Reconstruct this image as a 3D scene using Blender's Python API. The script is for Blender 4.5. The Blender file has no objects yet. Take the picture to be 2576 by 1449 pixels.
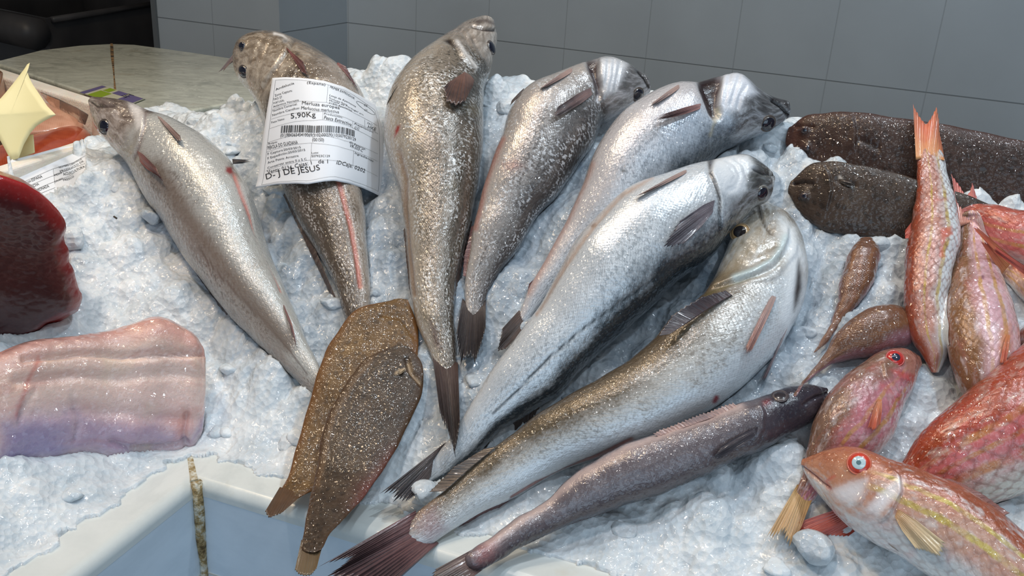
import bpy, bmesh, math, random
import numpy as np
from mathutils import Vector, Matrix
from mathutils.bvhtree import BVHTree

random.seed(7)
rng = np.random.default_rng(7)
sc = bpy.context.scene
COL = sc.collection

# ------------------------------------------------------------------ camera
FPX = 2380.0
CX, CY = 1288.0, 724.5
TH, RL = math.radians(22.3), math.radians(3.5)
CAM = np.array([0.0, 0.0, 1.35])
FWD = np.array([0, math.cos(TH), -math.sin(TH)])
_R0 = np.array([1.0, 0, 0])
_D0 = np.array([0, -math.sin(TH), -math.cos(TH)])
RGT = math.cos(RL) * _R0 - math.sin(RL) * _D0
DWN = math.sin(RL) * _R0 + math.cos(RL) * _D0
cd = bpy.data.cameras.new('camera')
cam = bpy.data.objects.new('camera', cd)
COL.objects.link(cam)
cam.matrix_world = Matrix(((RGT[0], -DWN[0], -FWD[0], CAM[0]), (RGT[1], -DWN[1], -FWD[1], CAM[1]),
                           (RGT[2], -DWN[2], -FWD[2], CAM[2]), (0, 0, 0, 1)))
cd.sensor_fit = 'HORIZONTAL'
cd.sensor_width = 36.0
cd.lens = FPX / 2576.0 * 36.0
cd.clip_start = 0.01
sc.camera = cam

# ------------------------------------------------------------------ light
w = bpy.data.worlds.new('world')
sc.world = w
w.use_nodes = True
w.node_tree.nodes['Background'].inputs[0].default_value = (0.88, 0.94, 1.0, 1)
w.node_tree.nodes['Background'].inputs[1].default_value = 0.20
sc.view_settings.view_transform = 'Standard'
sc.view_settings.look = 'None'
sc.view_settings.exposure = -0.74
sc.view_settings.gamma = 1.0
sc.cycles.max_bounces = 8
sc.cycles.transmission_bounces = 6
sc.cycles.sample_clamp_indirect = 4.0


def lamp(name, kind, loc, target, energy, color, size=0.1, size_y=None):
    d = bpy.data.lights.new(name, kind)
    d.energy = energy
    d.color = color
    if kind == 'AREA':
        d.shape = 'RECTANGLE' if size_y else 'DISK'
        d.size = size
        if size_y:
            d.size_y = size_y
    else:
        d.shadow_soft_size = size
    if kind == 'SPOT':
        d.spot_size = math.radians(75)
        d.spot_blend = 0.7
    o = bpy.data.objects.new(name, d)
    COL.objects.link(o)
    o.location = loc
    o.rotation_euler = (Vector(target) - Vector(loc)).to_track_quat('-Z', 'Y').to_euler()
    return o


# ceiling tubes over the counter and small halogen spots along it
lamp('tube_lamp', 'AREA', (0.15, 0.35, 2.75), (0.1, 0.7, 1.0), 5.5, (0.86, 0.94, 1.0), 1.3, 0.16)
lamp('low_front_fill', 'AREA', (0.4, -2.0, 1.15), (0.0, 0.7, 0.9), 30, (0.60, 0.80, 1.0), 2.4, 1.5)  # unseen daylight fill added low behind the viewer to brighten the panels
lamp('high_front_fill', 'AREA', (0.1, -1.3, 2.5), (0.0, 0.6, 0.9), 8, (0.90, 0.96, 1.0), 1.4, 0.5)  # overhead fill added behind the viewer, lifts the dark front panels
lamp('warm_lamp', 'AREA', (-0.75, 0.75, 2.35), (-0.35, 0.85, 1.05), 13.0, (1.0, 0.78, 0.54), 0.5, 0.14)
lamp('halogen_spot', 'SPOT', (0.45, 0.75, 2.45), (0.15, 0.65, 1.0), 34, (0.76, 0.89, 1.0), 0.035)
lamp('halogen_spot', 'SPOT', (-0.15, 0.95, 2.45), (-0.1, 0.75, 1.0), 22, (1.0, 0.93, 0.84), 0.035)
lamp('halogen_spot', 'SPOT', (-0.35, 0.3, 2.4), (-0.2, 0.65, 1.0), 22, (1.0, 0.87, 0.8), 0.035)
lamp('halogen_spot', 'SPOT', (0.6, 0.15, 2.4), (0.3, 0.55, 1.0), 28, (0.76, 0.89, 1.0), 0.035)

# ------------------------------------------------------------------ frames of reference
YAW = math.radians(20.0)
ORG = np.array([-0.219, 0.574, 0.95])            # inner corner of the counter, on the rim top
E1 = np.array([math.cos(YAW), -math.sin(YAW), 0])
E2 = np.array([math.sin(YAW), math.cos(YAW), 0])


def rays(px, py):
    px = np.asarray(px, float)[..., None]
    py = np.asarray(py, float)[..., None]
    return FWD + RGT * (px - CX) / FPX + DWN * (py - CY) / FPX


def at_t(px, py, t):
    return CAM + rays(px, py) * np.asarray(t, float)[..., None]


def on_z(px, py, z):
    r = rays(px, py)
    return CAM + r * ((z - CAM[2]) / r[..., 2])[..., None]


def project(P):
    q = np.asarray(P) - CAM
    z = q @ FWD
    return CX + FPX * (q @ RGT) / z, CY + FPX * (q @ DWN) / z, z


def cnt(u, v, z):
    """counter coordinates -> world"""
    return ORG + E1 * u + E2 * v + np.array([0, 0, z - ORG[2]])


def softplus(x, k=0.012):
    return k * np.logaddexp(0, x / k)


SV, SU = 0.70, 0.60


def plane_z(P):
    d = P - ORG
    u, v = d @ E1, d @ E2
    return 0.945 + np.sqrt((SV * softplus(v - 0.03)) ** 2 + (SU * softplus(-u - 0.03)) ** 2)


_T = np.linspace(0.35, 1.5, 576)


def hit_plane(px, py, off):
    px = np.atleast_1d(np.asarray(px, float))
    py = np.atleast_1d(np.asarray(py, float))
    off = np.broadcast_to(np.asarray(off, float), px.shape)
    r = rays(px, py)
    P = CAM + r[:, None, :] * _T[None, :, None]
    f = P[..., 2] - plane_z(P) - off[:, None]
    i = np.argmax(f < 0, axis=1)
    i = np.clip(i, 1, len(_T) - 1)
    a = np.take_along_axis(f, (i - 1)[:, None], 1)[:, 0]
    b = np.take_along_axis(f, i[:, None], 1)[:, 0]
    wgt = np.clip(a / np.where(abs(a - b) < 1e-9, 1, a - b), 0, 1)
    return _T[i - 1] + (_T[i] - _T[i - 1]) * wgt


# ------------------------------------------------------------------ node helper
class Mat:
    def __init__(self, name):
        self.m = bpy.data.materials.new(name)
        self.m.use_nodes = True
        self.t = self.m.node_tree
        self.t.nodes.clear()
        self.bsdf = self.n('ShaderNodeBsdfPrincipled')
        out = self.n('ShaderNodeOutputMaterial')
        self.t.links.new(self.bsdf.outputs[0], out.inputs[0])

    def n(self, typ, ins=None, **props):
        nd = self.t.nodes.new(typ)
        for k, v in props.items():
            setattr(nd, k, v)
        for k, v in (ins or {}).items():
            self.put(nd.inputs[k], v)
        return nd

    def put(self, s, v):
        if isinstance(v, bpy.types.NodeSocket):
            self.t.links.new(v, s)
        elif isinstance(v, bpy.types.Node):
            self.t.links.new(v.outputs[0], s)
        else:
            if hasattr(s.default_value, '__len__') and len(s.default_value) == 4 and len(v) == 3:
                v = (*v, 1)
            s.default_value = v

    def set(self, **kw):
        for k, v in kw.items():
            self.put(self.bsdf.inputs[k.replace('_', ' ')], v)

    def math(self, op, a, b=None, c=None, clamp=False):
        nd = self.n('ShaderNodeMath', operation=op, use_clamp=clamp)
        self.put(nd.inputs[0], a)
        if b is not None:
            self.put(nd.inputs[1], b)
        if c is not None:
            self.put(nd.inputs[2], c)
        return nd.outputs[0]

    def mix(self, f, a, b, blend='MIX'):
        nd = self.n('ShaderNodeMix', data_type='RGBA', blend_type=blend)
        self.put(nd.inputs[0], f)
        self.put(nd.inputs[6], a)
        self.put(nd.inputs[7], b)
        return nd.outputs[2]

    def ramp(self, f, stops, interp='LINEAR'):
        nd = self.n('ShaderNodeValToRGB')
        cr = nd.color_ramp
        cr.interpolation = interp
        while len(cr.elements) < len(stops):
            cr.elements.new(0.5)
        for e, (p, c) in zip(cr.elements, stops):
            e.position = p
            if not hasattr(c, '__len__'):
                c = (c, c, c)
            e.color = (*c, 1) if len(c) == 3 else c
        self.put(nd.inputs[0], f)
        return nd.outputs[0]

    def noise(self, vec, scale, detail=3, rough=0.5, dist=0.0):
        nd = self.n('ShaderNodeTexNoise', {'Scale': scale, 'Detail': detail, 'Roughness': rough, 'Distortion': dist})
        if vec is not None:
            self.put(nd.inputs['Vector'], vec)
        return nd.outputs['Fac']

    def vmul(self, vec, xyz):
        nd = self.n('ShaderNodeVectorMath', operation='MULTIPLY')
        self.put(nd.inputs[0], vec)
        nd.inputs[1].default_value = xyz
        return nd.outputs[0]

    def diamond(self, vec, pitch):
        mp = self.n('ShaderNodeMapping', vector_type='POINT')
        self.put(mp.inputs['Vector'], self.vmul(vec, (0.8 / pitch, 1.0 / pitch, 1)))
        mp.inputs['Rotation'].default_value = (0, 0, math.radians(45))
        return mp.outputs[0]

    def wet(self, strength, dist, scale=240.0, base=None):
        """beads and wrinkles of a wet film"""
        v = self.n('ShaderNodeTexVoronoi', {'Vector': self.obj(), 'Scale': scale, 'Randomness': 1.0}, feature='SMOOTH_F1')
        v.inputs['Smoothness'].default_value = 0.35
        hgt = self.math('ADD', self.math('MULTIPLY', v.outputs['Distance'], -1.0), self.math('MULTIPLY', self.noise(self.obj(), scale * 0.45, 2), 1.2))
        return self.bump(hgt, strength, dist, base)

    def bump(self, h, strength, dist, normal=None):
        nd = self.n('ShaderNodeBump', {'Height': h, 'Strength': strength, 'Distance': dist})
        if normal is not None:
            self.put(nd.inputs['Normal'], normal)
        return nd.outputs[0]

    def obj(self):
        return self.n('ShaderNodeTexCoord').outputs['Object']


def L(r, g, b):
    """sRGB 0-255 -> linear"""
    f = lambda c: (c / 255) / 12.92 if c / 255 <= 0.04045 else ((c / 255 + 0.055) / 1.055) ** 2.4
    return (f(r), f(g), f(b))


# ------------------------------------------------------------------ object helpers
def tag(o, label=None, cat=None, group=None, kind=None):
    if label:
        o['label'] = label
    if cat:
        o['category'] = cat
    if group:
        o['group'] = group
    if kind:
        o['kind'] = kind
    return o


def empty(name, loc, label, cat, group=None):
    o = bpy.data.objects.new(name, None)
    COL.objects.link(o)
    o.empty_display_size = 0.02
    o.location = [float(c) for c in loc]
    return tag(o, label, cat, group)


def mesh(name, V, F, mats, parent=None, smooth=True, uvs=None, colors=None, fmat=None):
    V = np.asarray(V, float)
    if parent is not None:
        off = np.zeros(3)
        p = parent
        while p is not None:
            off += np.array(p.location)
            p = p.parent
        V = V - off
    me = bpy.data.meshes.new(name)
    if isinstance(F, np.ndarray) and F.ndim == 2:
        nf, k = F.shape
        me.vertices.add(len(V))
        me.vertices.foreach_set('co', V.astype(np.float32).ravel())
        me.loops.add(nf * k)
        me.loops.foreach_set('vertex_index', F.astype(np.int32).ravel())
        me.polygons.add(nf)
        me.polygons.foreach_set('loop_start', np.arange(0, nf * k, k, dtype=np.int32))
        me.polygons.foreach_set('loop_total', np.full(nf, k, dtype=np.int32))
        me.update(calc_edges=True)
        me.validate()
    else:
        me.from_pydata([tuple(v) for v in V], [], [tuple(f) for f in F])
        me.update()
    for m in (mats if isinstance(mats, (list, tuple)) else [mats]):
        me.materials.append(m.m if isinstance(m, Mat) else m)
    if fmat is not None:
        me.polygons.foreach_set('material_index', np.asarray(fmat, dtype=np.int32))
    if smooth:
        me.polygons.foreach_set('use_smooth', np.ones(len(me.polygons), dtype=bool))
    if uvs:
        li = np.empty(len(me.loops), dtype=np.int32)
        me.loops.foreach_get('vertex_index', li)
        for nm, uv in uvs.items():
            lay = me.uv_layers.new(name=nm)
            lay.data.foreach_set('uv', np.asarray(uv, dtype=np.float32)[li].ravel())
    if colors:
        for nm, c in colors.items():
            a = me.color_attributes.new(nm, 'FLOAT_COLOR', 'POINT')
            a.data.foreach_set('color', np.asarray(c, dtype=np.float32).ravel())
    o = bpy.data.objects.new(name, me)
    COL.objects.link(o)
    if parent is not None:
        o.parent = parent
    return o


def box(name, lo, hi, m, parent=None, frame=None, bevel=0.0, seg=2):
    """axis-aligned box, or in a frame (origin, ex, ey) with z up"""
    V = []
    for z in (lo[2], hi[2]):
        for x, y in ((lo[0], lo[1]), (hi[0], lo[1]), (hi[0], hi[1]), (lo[0], hi[1])):
            if frame is None:
                V.append((x, y, z))
            else:
                o, ex, ey = frame
                p = np.asarray(o) + np.asarray(ex) * x + np.asarray(ey) * y
                V.append((p[0], p[1], z))
    F = [(3, 2, 1, 0), (4, 5, 6, 7), (0, 1, 5, 4), (1, 2, 6, 5), (2, 3, 7, 6), (3, 0, 4, 7)]
    o = mesh(name, V, F, m, parent, smooth=False)
    if bevel:
        md = o.modifiers.new('bevel', 'BEVEL')
        md.width = bevel
        md.segments = seg
        md.limit_method = 'ANGLE'
    return o


def prism(name, base, top, m, parent=None, bevel=0.0, smooth=False):
    n = len(base)
    V = list(base) + list(top)
    F = [tuple(range(n - 1, -1, -1)), tuple(range(n, 2 * n))]
    for i in range(n):
        j = (i + 1) % n
        F.append((i, j, n + j, n + i))
    o = mesh(name, V, F, m, parent, smooth=smooth)
    if bevel:
        md = o.modifiers.new('bevel', 'BEVEL')
        md.width = bevel
        md.segments = 3
        md.limit_method = 'ANGLE'
    return o


def resample(P, n):
    P = np.asarray(P, float)
    d = np.r_[0, np.cumsum(np.linalg.norm(np.diff(P, axis=0), axis=1))]
    x = np.linspace(0, d[-1], n)
    return np.stack([np.interp(x, d, P[:, k]) for k in range(P.shape[1])], 1)


def spline(x, Y, xn):
    """natural-ish cubic Hermite (Catmull-Rom, non uniform) through rows of Y at x"""
    x = np.asarray(x, float)
    Y = np.asarray(Y, float)
    if Y.ndim == 1:
        Y = Y[:, None]
    m = np.zeros_like(Y)
    dx = np.diff(x)[:, None]
    s = np.diff(Y, axis=0) / dx
    m[1:-1] = (s[:-1] * dx[1:] + s[1:] * dx[:-1]) / (dx[1:] + dx[:-1])
    m[0], m[-1] = s[0], s[-1]
    i = np.clip(np.searchsorted(x, xn) - 1, 0, len(x) - 2)
    h = dx[i]
    t = ((xn - x[i])[:, None]) / h
    return ((2 * t**3 - 3 * t**2 + 1) * Y[i] + (t**3 - 2 * t**2 + t) * h * m[i]
            + (-2 * t**3 + 3 * t**2) * Y[i + 1] + (t**3 - t**2) * h * m[i + 1])


def seg_dist(px, py, pts):
    """distance to a polyline, signed side of the nearest segment, position along it"""
    pts = np.asarray(pts, float)
    best = np.full(px.shape, 1e9)
    side = np.zeros(px.shape)
    along = np.zeros(px.shape)
    cum = np.r_[0, np.cumsum(np.linalg.norm(np.diff(pts, axis=0), axis=1))]
    for i in range(len(pts) - 1):
        a, b = pts[i], pts[i + 1]
        d = b - a
        l2 = max(d @ d, 1e-9)
        t = np.clip(((px - a[0]) * d[0] + (py - a[1]) * d[1]) / l2, 0, 1)
        qx, qy = a[0] + t * d[0], a[1] + t * d[1]
        dist = np.hypot(px - qx, py - qy)
        cr = d[0] * (py - a[1]) - d[1] * (px - a[0])
        k = dist < best
        best = np.where(k, dist, best)
        side = np.where(k, np.sign(cr), side)
        along = np.where(k, cum[i] + t * math.sqrt(l2), along)
    return best, side, along / cum[-1]


def in_poly(px, py, poly):
    poly = np.asarray(poly, float)
    c = np.zeros(px.shape, bool)
    n = len(poly)
    for i in range(n):
        x1, y1 = poly[i]
        x2, y2 = poly[(i + 1) % n]
        k = ((y1 > py) != (y2 > py)) & (px < (x2 - x1) * (py - y1) / ((y2 - y1) if y2 != y1 else 1e-9) + x1)
        c ^= k
    return c


def poly_sdf(px, py, poly):
    poly = list(map(tuple, poly))
    d, _, _ = seg_dist(px, py, poly + [poly[0]])
    return np.where(in_poly(px, py, poly), -d, d)


# ------------------------------------------------------------------ a limp tube: fish, fillets
ALL = []           # (bvh) of everything that presses into the ice


class Fish:
    pass


def build_body(spec, parent_name, label, cat, group, mat, part='body'):
    st = np.array(spec['st'], float)
    M, K = spec.get('res', (300, 104))
    mid0 = (st[:, 0:2] + st[:, 2:4]) / 2
    wid0 = np.linalg.norm(st[:, 0:2] - st[:, 2:4], axis=1)
    x = np.r_[0, np.cumsum(np.linalg.norm(np.diff(mid0, axis=0), axis=1))]
    xn = np.linspace(0, x[-1], M)
    A = spline(x, st[:, 0:2], xn)
    B = spline(x, st[:, 2:4], xn)
    U = xn / xn[-1]
    mid = (A + B) / 2
    wpx = np.linalg.norm(A - B, axis=1)
    kth = np.interp(U, *zip(*spec['k'])) if not np.isscalar(spec['k']) else np.full(M, spec['k'])
    t = np.full(M, 0.75)
    lift = np.interp(U, *zip(*spec['lift'])) if not np.isscalar(spec.get('lift', 0)) else np.full(M, spec.get('lift', 0.0))
    for _ in range(3):
        nth = kth * wpx / 2 * t / FPX
        t = hit_plane(mid[:, 0], mid[:, 1], nth * 0.80 + lift)
    # limp but not kinked: smooth the depth along the body
    sig = spec.get('smooth', 0.10) * M
    g = np.exp(-0.5 * (np.arange(-3 * int(sig), 3 * int(sig) + 1) / sig) ** 2)
    g /= g.sum()
    n3 = len(g) // 2
    ext = np.r_[t[0] + (t[0] - t[1:n3 + 1])[::-1], t, t[-1] + (t[-1] - t[-n3 - 1:-1])[::-1]]
    t = np.convolve(ext, g, 'valid')
    if 'dt' in spec:
        t = t + np.interp(U, *zip(*spec['dt']))
    C = at_t(mid[:, 0], mid[:, 1], t)
    W = (at_t(A[:, 0], A[:, 1], t) - at_t(B[:, 0], B[:, 1], t)) / 2
    wl = np.linalg.norm(W, axis=1)
    Wn = W / wl[:, None]
    T = np.gradient(C, axis=0)
    T /= np.linalg.norm(T, axis=1)[:, None]
    N = np.cross(T, Wn)
    N /= np.linalg.norm(N, axis=1)[:, None]
    view = CAM - C
    sgn = np.sign((N * view).sum(1))
    N *= sgn[:, None]
    # round the two ends off
    s = np.r_[0, np.cumsum(np.linalg.norm(np.diff(C, axis=0), axis=1))]
    nose = spec.get('nose', 0.35)
    tailc = spec.get('tailcap', 0.9)
    capf = []
    for c in np.linspace(0.06, 0.999, 10):
        capf.append(c)
    rows_C, rows_W, rows_N, rows_k, rows_u, rows_s = [], [], [], [], [], []
    nl = nose * wl[0]
    for c in capf:
        rows_C.append(C[0] - T[0] * nl * math.sqrt(max(0, 1 - c * c)))
        rows_W.append(W[0] * c); rows_N.append(N[0]); rows_k.append(kth[0]); rows_u.append(0.0)
        rows_s.append(-nl * math.sqrt(max(0, 1 - c * c)))
    for i in range(M):
        rows_C.append(C[i]); rows_W.append(W[i]); rows_N.append(N[i]); rows_k.append(kth[i]); rows_u.append(U[i]); rows_s.append(s[i])
    tl = tailc * wl[-1]
    for c in capf[::-1]:
        rows_C.append(C[-1] + T[-1] * tl * math.sqrt(max(0, 1 - c * c)))
        rows_W.append(W[-1] * c); rows_N.append(N[-1]); rows_k.append(kth[-1]); rows_u.append(1.0)
        rows_s.append(s[-1] + tl * math.sqrt(max(0, 1 - c * c)))
    rC, rW, rN = np.array(rows_C), np.array(rows_W), np.array(rows_N)
    rk, ru, rs = np.array(rows_k), np.array(rows_u), np.array(rows_s)
    R = len(rC)
    ph = np.linspace(0, 2 * math.pi, K, endpoint=False)
    e = spec.get('exp', 0.92)
    ca = np.sign(np.cos(ph)) * np.abs(np.cos(ph)) ** e
    sa = np.sign(np.sin(ph)) * np.abs(np.sin(ph)) ** e
    if 'flat' in spec:                         # flatter underside
        sa = np.where(sa < 0, sa * spec['flat'], sa)
    rwl = np.linalg.norm(rW, axis=1)
    V = rC[:, None, :] + rW[:, None, :] * ca[None, :, None] + rN[:, None, :] * (rwl * rk)[:, None, None] * sa[None, :, None]
    nrm = rW[:, None, :] / np.maximum(rwl, 1e-6)[:, None, None] * ca[None, :, None] + rN[:, None, :] * sa[None, :, None]
    nrm /= np.linalg.norm(nrm, axis=2)[..., None]
    roll = np.interp(ru, *zip(*spec['roll'])) if not np.isscalar(spec.get('roll', 0)) else np.full(R, spec.get('roll', 0.0))
    sg = 1 if spec.get('dorsal', 'a') == 'a' else -1
    dv = 0.5 + 0.5 * sg * np.cos(ph[None, :] - sg * roll[:, None])
    maxw = wl.max()
    arc = (np.where(ph <= math.pi, ph, ph - 2 * math.pi)[None, :]) * np.ones((R, 1)) * maxw * 0.85
    uv = np.stack([np.broadcast_to(ru[:, None], (R, K)), dv], -1).reshape(-1, 2)
    uvm = np.stack([np.broadcast_to(rs[:, None], (R, K)), arc], -1).reshape(-1, 2)
    V = V.reshape(-1, 3)
    nrm = nrm.reshape(-1, 3)
    front = np.broadcast_to(((ph > 0.02) & (ph < math.pi - 0.02))[None, :], (R, K)).reshape(-1)
    facing = front
    sfront = np.broadcast_to(np.clip(np.sin(ph), 0, 1)[None, :], (R, K)).reshape(-1)
    paint = np.zeros((len(V), 4))
    px, py, _ = project(V)
    pm = FPX / t.mean()
    for ft in spec.get('feats', []):
        k = ft[0]
        if k == 'groove':                       # pts, width px, depth m
            d, _, al = seg_dist(px, py, ft[1])
            V = V - nrm * (np.exp(-(d / ft[2]) ** 2) * ft[3] * facing)[:, None]
        elif k == 'step':                       # raised plate on the side 'sg' of a line
            d, sd, al = seg_dist(px, py, ft[1])
            ends = np.clip(np.minimum(al, 1 - al) * 8, 0, 1)
            x_ = sd * ft[4] * d
            on = 1 / (1 + np.exp(np.clip(-x_ / 1.8, -30, 30)))
            up = on * np.exp(-np.maximum(x_, 0) / ft[2]) - 0.45 * (1 - on) * np.exp(-(d / (ft[2] * 0.4)) ** 2)
            V = V + nrm * (up * ft[3] * ends * facing)[:, None]
        elif k == 'gash':                       # poly, depth, colour
            sd = poly_sdf(px, py, ft[1])
            f = 1 / (1 + np.exp(np.clip(sd / 2.5, -30, 30)))
            V = V - nrm * (f * ft[2] * np.clip(sfront * 1.5, 0, 1))[:, None]
            a = f
            paint[:, :3] = paint[:, :3] * (1 - a[:, None]) + np.array(ft[3]) * a[:, None]
            paint[:, 3] = np.maximum(paint[:, 3], a)
        elif k == 'bulge':                      # centre, radius px, height
            d = np.hypot(px - ft[1][0], py - ft[1][1])
            V = V + nrm * (np.exp(-(d / ft[2]) ** 2) * ft[3] * facing)[:, None]
        elif k == 'paint':                      # poly, colour, alpha, soft px
            sd = poly_sdf(px, py, ft[1])
            a = ft[3] / (1 + np.exp(np.clip(sd / ft[4], -30, 30))) * facing
            na = a + paint[:, 3] * (1 - a)
            paint[:, :3] = np.where(na[:, None] > 1e-4, (np.array(ft[2]) * a[:, None] + paint[:, :3] * (paint[:, 3] * (1 - a))[:, None]) / np.maximum(na, 1e-4)[:, None], 0)
            paint[:, 3] = na
        elif k == 'line':                       # pts, colour, alpha, width px
            d, _, al = seg_dist(px, py, ft[1])
            a = ft[3] * np.exp(-(d / ft[4]) ** 2) * facing
            na = a + paint[:, 3] * (1 - a)
            paint[:, :3] = np.where(na[:, None] > 1e-4, (np.array(ft[2]) * a[:, None] + paint[:, :3] * (paint[:, 3] * (1 - a))[:, None]) / np.maximum(na, 1e-4)[:, None], 0)
            paint[:, 3] = na
    # gentle flesh irregularity
    ir = spec.get('lumpy', 0.0003)
    ph1, ph2 = rng.random(2) * 6
    sx = uvm[:, 0] / max(maxw, 1e-3)
    V = V + nrm * (ir * (np.sin(sx * 3.1 + ph1 + 2 * uv[:, 1]) + 0.6 * np.sin(sx * 7.3 + ph2 + uv[:, 1] * 5)))[:, None]
    F = []
    ii, jj = np.meshgrid(np.arange(R - 1), np.arange(K), indexing='ij')
    j2 = (jj + 1) % K
    F = np.stack([ii * K + jj, ii * K + j2, (ii + 1) * K + j2, (ii + 1) * K + jj], -1).reshape(-1, 4)
    if sgn[M // 2] < 0:
        F = F[:, ::-1]
    # check the winding against the outward normals
    a, b, c = V[F[:, 0]], V[F[:, 1]], V[F[:, 2]]
    fn = np.cross(b - a, c - a)
    if (fn * nrm[F[:, 0]]).sum() < 0:
        F = F[:, ::-1]
    # lie on top of whatever is underneath: push inside vertices out towards the viewer's side
    V0 = V.copy()
    for other in spec.get('under', []):
        for i, p in enumerate(V):
            d = Vector(CAM - p).normalized()
            hh = other.bvh.ray_cast(Vector(p), d)
            if hh[0] is not None and hh[1].dot(d) > 0 and hh[3] < 0.08:
                V[i] = np.array(hh[0] + d * 0.0006)
    if spec.get('under'):
        D = (V - V0).reshape(R, K, 3)
        mag = np.linalg.norm(D, axis=2)
        sm = mag.copy()
        for _ in range(14):                    # spread the lift so the flesh bends softly
            p_ = np.pad(sm, ((1, 1), (0, 0)), 'edge')
            sm = (p_[:-2] + 2 * p_[1:-1] + p_[2:]) / 4
            sm = (np.roll(sm, 1, 1) + 2 * sm + np.roll(sm, -1, 1)) / 4
            sm = np.maximum(sm, mag)
        dirv = (CAM - V0) / np.linalg.norm(CAM - V0, axis=1)[:, None]
        V = V0 + dirv * sm.reshape(-1)[:, None]
    caps = (tuple(range(K)), tuple((R - 1) * K + j for j in range(K)))
    base = V[np.argmin(V[:, 2])]
    loc = (C[M // 2][0], C[M // 2][1], float(V[:, 2].min()))
    fobj = Fish()
    fobj.root = empty(parent_name, loc, label, cat, group)
    me_o = mesh(part, V, F, mat, fobj.root, uvs={'uv': uv, 'uvm': uvm}, colors={'paint': paint})
    fobj.body = me_o
    fobj.bvh = BVHTree.FromPolygons([Vector(v) for v in V], [tuple(int(i) for i in f) for f in F])
    fobj.V, fobj.px, fobj.py = V, *project(V)[:2]
    fobj.t = t
    fobj.mid = mid
    fobj.spec = spec
    fobj.lift = lift
    ALL.append(fobj.bvh)
    return fobj


def cast(f, x, y):
    d = Vector(rays(x, y)).normalized()
    h = f.bvh.ray_cast(Vector(CAM), d)
    if h[0] is None:
        return None
    return h[0], h[1], float(np.dot(np.array(h[0]) - CAM, FWD))


def near_t(f, x, y):
    """camera depth of the body's outline closest to a pixel"""
    i = np.argmin(np.hypot(f.mid[:, 0] - x, f.mid[:, 1] - y))
    return float(f.t[i])


# ------------------------------------------------------------------ fins
_finmats = {}


def fin_mat(root, tip, streak=0.35, rough=0.3):
    key = (root, tip, streak)
    if key in _finmats:
        return _finmats[key]
    m = Mat('fin_membrane')
    uv = m.n('ShaderNodeUVMap', uv_map='uv').outputs[0]
    sx = m.n('ShaderNodeSeparateXYZ', {0: uv})
    n = m.noise(m.vmul(uv, (46, 1.2, 1)), 1.0, 3)
    n2 = m.noise(m.obj(), 160, 3)
    f = m.math('ADD', m.math('MULTIPLY', sx.outputs[1], 1.45), m.math('MULTIPLY', m.math('SUBTRACT', n, 0.5), 0.5), clamp=True)
    c = m.mix(f, root, tip)
    dk = m.math('MULTIPLY', m.ramp(n, [(0.35, 0.0), (0.65, 1.0)]), streak)
    c = m.mix(dk, c, tuple(0.35 * k for k in tip))
    c = m.mix(m.math('MULTIPLY', n2, 0.35), c, tuple(min(1, 1.8 * k + 0.03) for k in root))
    m.set(Base_Color=c, Roughness=rough, Coat_Weight=0.6, Coat_Roughness=0.12, Specular_IOR_Level=0.5,
          Normal=m.bump(n, 0.5, 0.002))
    _finmats[key] = m
    return m


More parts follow.
